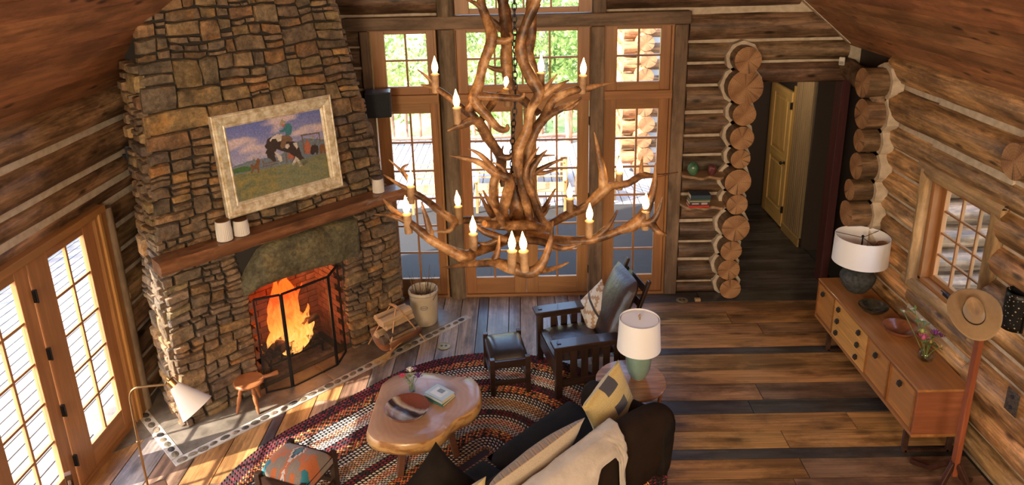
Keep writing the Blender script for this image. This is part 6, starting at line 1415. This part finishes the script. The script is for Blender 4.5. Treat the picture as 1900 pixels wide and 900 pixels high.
# ---------------- outside ----------------
DKC = [(.33,.31,.31), (.36,.34,.335), (.30,.285,.285)]
deckm = wood('deck_board', .8, 1.1, (.8, 12, 12), .7, .1, bump=.1)
dk = struct('floor_deck'); dk['kind'] = 'structure'
bme = MB().box(-3.75,3.75,-.0655,.0655,-.035,0).mesh('deck_board', deckm, False)
for i in range(45):
    x = -3.1 + i*.145
    o = bpy.data.objects.new('deck_board', bme); C.objects.link(o); o.parent = dk; o.location = (x, 12.05, -.10); o.rotation_euler = (0,0,math.pi/2); o.color = (*jc(rnd.choice(DKC),.05),1)
bme2 = MB().box(-6.0,6.0,-.0645,.0645,-.035,0).mesh('deck_board', deckm, False)
for i in range(26):
    x = -4.03 - i*.145
    o = bpy.data.objects.new('deck_board', bme2); C.objects.link(o); o.parent = dk; o.location = (x, 8.0, -.10); o.rotation_euler = (0,0,math.pi/2); o.color = (*jc((.22,.205,.20),.05),1)  # same deck, coloured darker to offset the strong sun on this side
MB().box(-8.2,8,-1,16,-.28,-.16).build('deck_frame', M['mortar'], dk, smooth=False)
gr = struct('ground'); g = noisy('meadow', (.20,.27,.08), (.36,.40,.16), 2, .95, .2)
mb = MB(); mb.grid(lambda u, v: (-60+120*u, -8+90*v, -1.4 + .5*noise.noise((u*8, v*8, 0)) + max(0, v-.35)*9), 30, 30); mb.build('meadow', g, gr)
PK = (.50,.28,.17)
def rail(name, label, p0, p1, h0, h1, step):
    t = thing(name, label, 'railing', p0, 0); d = Vector(p1)-Vector(p0); L_ = d.length; t.rotation_euler = (0,0,math.atan2(d.y, d.x))
    for z in (h0, h1): log(t, (0,0,z), (L_,0,z), .05, jc(PK), n=10, name='rail')
    n_ = int(L_/step)
    me = None
    for i in range(n_+1):
        big = i % 9 == 0; log(t, (L_*i/n_, 0, .0 if big else h0-.04), (L_*i/n_, 0, h1+(.1 if big else .03)), .085 if big else .04, jc(PK), n=8, name='post' if big else 'baluster', lump=.1)
rail('back_railing', 'peeled log railing along the far edge of the sunny deck', (-4.3,15.2,-.1), (1.7,15.2,-.1), .18, 1.05, .30)
rail('side_railing', 'peeled log railing along the left edge of the deck', (-7.3,3.2,-.1), (-7.3,15.2,-.1), .18, 1.05, .34)
oak = wood('teak_outdoor', .8, 1.15, (2, 20, 20), .5, 0)
TKO = (.62,.36,.15)
def make_chair(loc, rz):
    t = thing('garden_chair', '', 'chair', loc, rz)
    for x in (-.24,.24):
        bx('leg', t, x-.022, x+.022, -.24, -.20, 0, .42, oak, TKO); MB().bar((x,.22,0),(x,.30,.80),.04,.035,up=(1,0,0)).build('leg', oak, t, smooth=False, col=TKO); bx('arm', t, x-.028, x+.028, -.26, .27, .60, .625, oak, TKO); bx('arm_post', t, x-.02, x+.02, -.24, -.20, .42, .60, oak, TKO)
    for i in range(6): bx('seat_slat', t, -.24, .24, -.24+i*.078, -.175+i*.078, .41, .43, oak, TKO)
    for i in range(4): MB().bar((-.23,.262+i*.010,.52+i*.08),(.23,.262+i*.010,.52+i*.08),.06,.014,up=(0,.1,1)).build('back_slat', oak, t, smooth=False, col=TKO)
    return t
c0 = make_chair((-1.55,11.15,-.1), R(4)); kids = list(c0.children); CG = 'wooden chairs out on the deck'
CLB = ['slatted wooden chair on the deck seen through the left garden door', 'slatted wooden deck chair seen through the left leaf of the middle doors', 'slatted wooden deck chair seen through the right leaf of the middle doors', 'slatted wooden chair at the right end of the deck table']
tag(c0, CLB[0], 'chair', CG)
for i, (x, y, a) in enumerate([(-.48,11.15,0), (.50,11.15,-3), (1.30,11.60,-50)]):
    r_ = c0.copy(); C.objects.link(r_); r_.location = (x, y, -.1); r_.rotation_euler = (0,0,R(a)); r_['label'] = CLB[i+1]
    for k in kids: q = k.copy(); C.objects.link(q); q.parent = r_
tb = thing('deck_table', 'long pale outdoor table behind the deck chairs', 'table', (-.35, 12.35, -.1))
for i in range(6): bx('table_slat', tb, -1.3, 1.3, -.45+i*.15, -.31+i*.15, .70, .73, deckm, (.62,.58,.54))
for x in (-1.15,1.15):
    for y in (-.38,.38): bx('leg', tb, x-.04, x+.04, y-.04, y+.04, 0, .70, oak, TKO)
# neighbouring log wing
nb = thing('log_wing', 'neighbouring log cabin wing with stacked log ends and green-trimmed window', 'building', (2.3, 13.0, -.1))
PL_ = (.58,.30,.14)
for i in range(13):
    z = .16 + i*.30; r_ = .15
    log(nb, (.0+.05*(i%2), -.35, z), (.0+.05*(i%2), 3.5, z), r_, jc(PL_), n=14, ends=True, lump=.05)
    log(nb, (-.35, .1, z+.15), (.45, .1, z+.15), r_*.95, jc(PL_), n=14, ends=True, lump=.05)
MB().box(.10, 4.2, .0, .12, 0, 4.2).build('plaster_wall', plain('pale_render', (.62,.60,.58), .9), nb, smooth=False)
bx('window_trim', nb, .50, .62, -.05, .02, .0, 3.4, M['furn'], (.55,.28,.10)); bx('window_trim', nb, .86, .94, -.05, .02, .0, 3.4, M['furn'], (.55,.28,.10))
MB().box(.62,.86,-.03,.02,.1,3.3).build('green_sash', plain('green_paint', (.07,.16,.12), .5), nb, smooth=False)
MB().add([(-.3,-.6,4.15),(4.4,-.6,2.6),(4.4,3.6,2.6),(-.3,3.6,4.15),(-.3,-.6,4.25),(4.4,-.6,2.7),(4.4,3.6,2.7),(-.3,3.6,4.25)],[(0,3,2,1),(4,5,6,7),(0,1,5,4),(1,2,6,5),(2,3,7,6),(3,0,4,7)]).build('roof', M['timber'], nb, smooth=False, col=(.3,.2,.12))
# trees
lf = NT('leaf_canopy'); oi = lf.n('ObjectInfo').outputs['Color']; nn = lf.n('TexNoise', {'Vector': lf.coords(), 'Scale': 1.6, 'Detail': 3.0}).outputs['Fac']
cc_ = lf.mix(1.0, oi, lf.ramp(nn, [(.35,(.6,)*3),(.65,(1.4,1.4,1.2))]), 'MULTIPLY'); df = lf.n('BsdfDiffuse', {'Color': cc_}); tl2 = lf.n('BsdfTranslucent', {'Color': cc_}); mx = lf.n('MixShader', {0: .45, 1: df.outputs[0], 2: tl2.outputs[0]}); lf.t.links.new(mx.outputs[0], lf.t.nodes['Material Output'].inputs[0]); lf = lf.m
def tree(x, y, h, r_, label, col, n_=5200, z0=-1.2):
    t = thing('aspen_tree', label, 'tree', (x, y, z0), 0, 'trees beyond the deck'); rr = random.Random(int(x*31+y*7))
    MB().tube([(0,0,0),(.1,.05,h*.4),(0,0,h*.85)], [.16,.12,.03], 8).build('trunk', M['bark'], t, col=(.45,.42,.36)); vs = []; fs = []
    cl_ = [(rr.gauss(0,.42)*r_, rr.gauss(0,.42)*r_, h*rr.uniform(.12,1)) for _ in range(70)]
    for i in range(n_):
        c = rr.choice(cl_); p = Vector((c[0]+rr.gauss(0,.28), c[1]+rr.gauss(0,.28), c[2]+rr.gauss(0,.26))); s_ = rr.uniform(.05,.10)
        a = Vector((rr.uniform(-1,1), rr.uniform(-1,1), rr.uniform(-1,1))).normalized()*s_; b = a.cross(Vector((rr.uniform(-1,1), rr.uniform(-1,1), rr.uniform(-1,1)))).normalized()*s_*.6
        k = len(vs); vs += [p-a, p+b, p+a, p-b]; fs.append((k,k+1,k+2,k+3))
    mb = MB(); mb.v = [tuple(q) for q in vs]; mb.f = fs; me = bpy.data.meshes.new('leaves'); me.from_pydata(mb.v, [], mb.f); me.materials.append(lf)
    o = bpy.data.objects.new('leaves', me); C.objects.link(o); o.parent = t; o.color = (*col, 1); o['kind'] = 'stuff'
GR = [(.34,.42,.16), (.40,.45,.20), (.26,.36,.13)]
for i, (x, y, h, r_, lab) in enumerate([(-4.6,18.5,6.5,2.0,'pale green leafy tree behind the left garden door'), (-1.9,19.5,7,2.2,'light green tree behind the middle doors, left of the chain'), (.6,18.8,6.5,2.0,'bright leafy tree behind the right leaf of the middle doors'), (3.4,20.5,7,2.2,'leafy tree beyond the neighbouring wing'),
     (-3.2,24,9,2.6,'tall pale tree farther back on the left'), (-.5,24.5,9,2.6,'tall pale tree farther back in the middle'), (2.2,25,9,2.6,'tall pale tree farther back on the right'), (-10,14,7,2.2,'tree beyond the left railing'), (-11.5,9,7,2.4,'tree outside the left glass doors')]):
    tree(x, y, h, r_, lab, GR[i % 3])
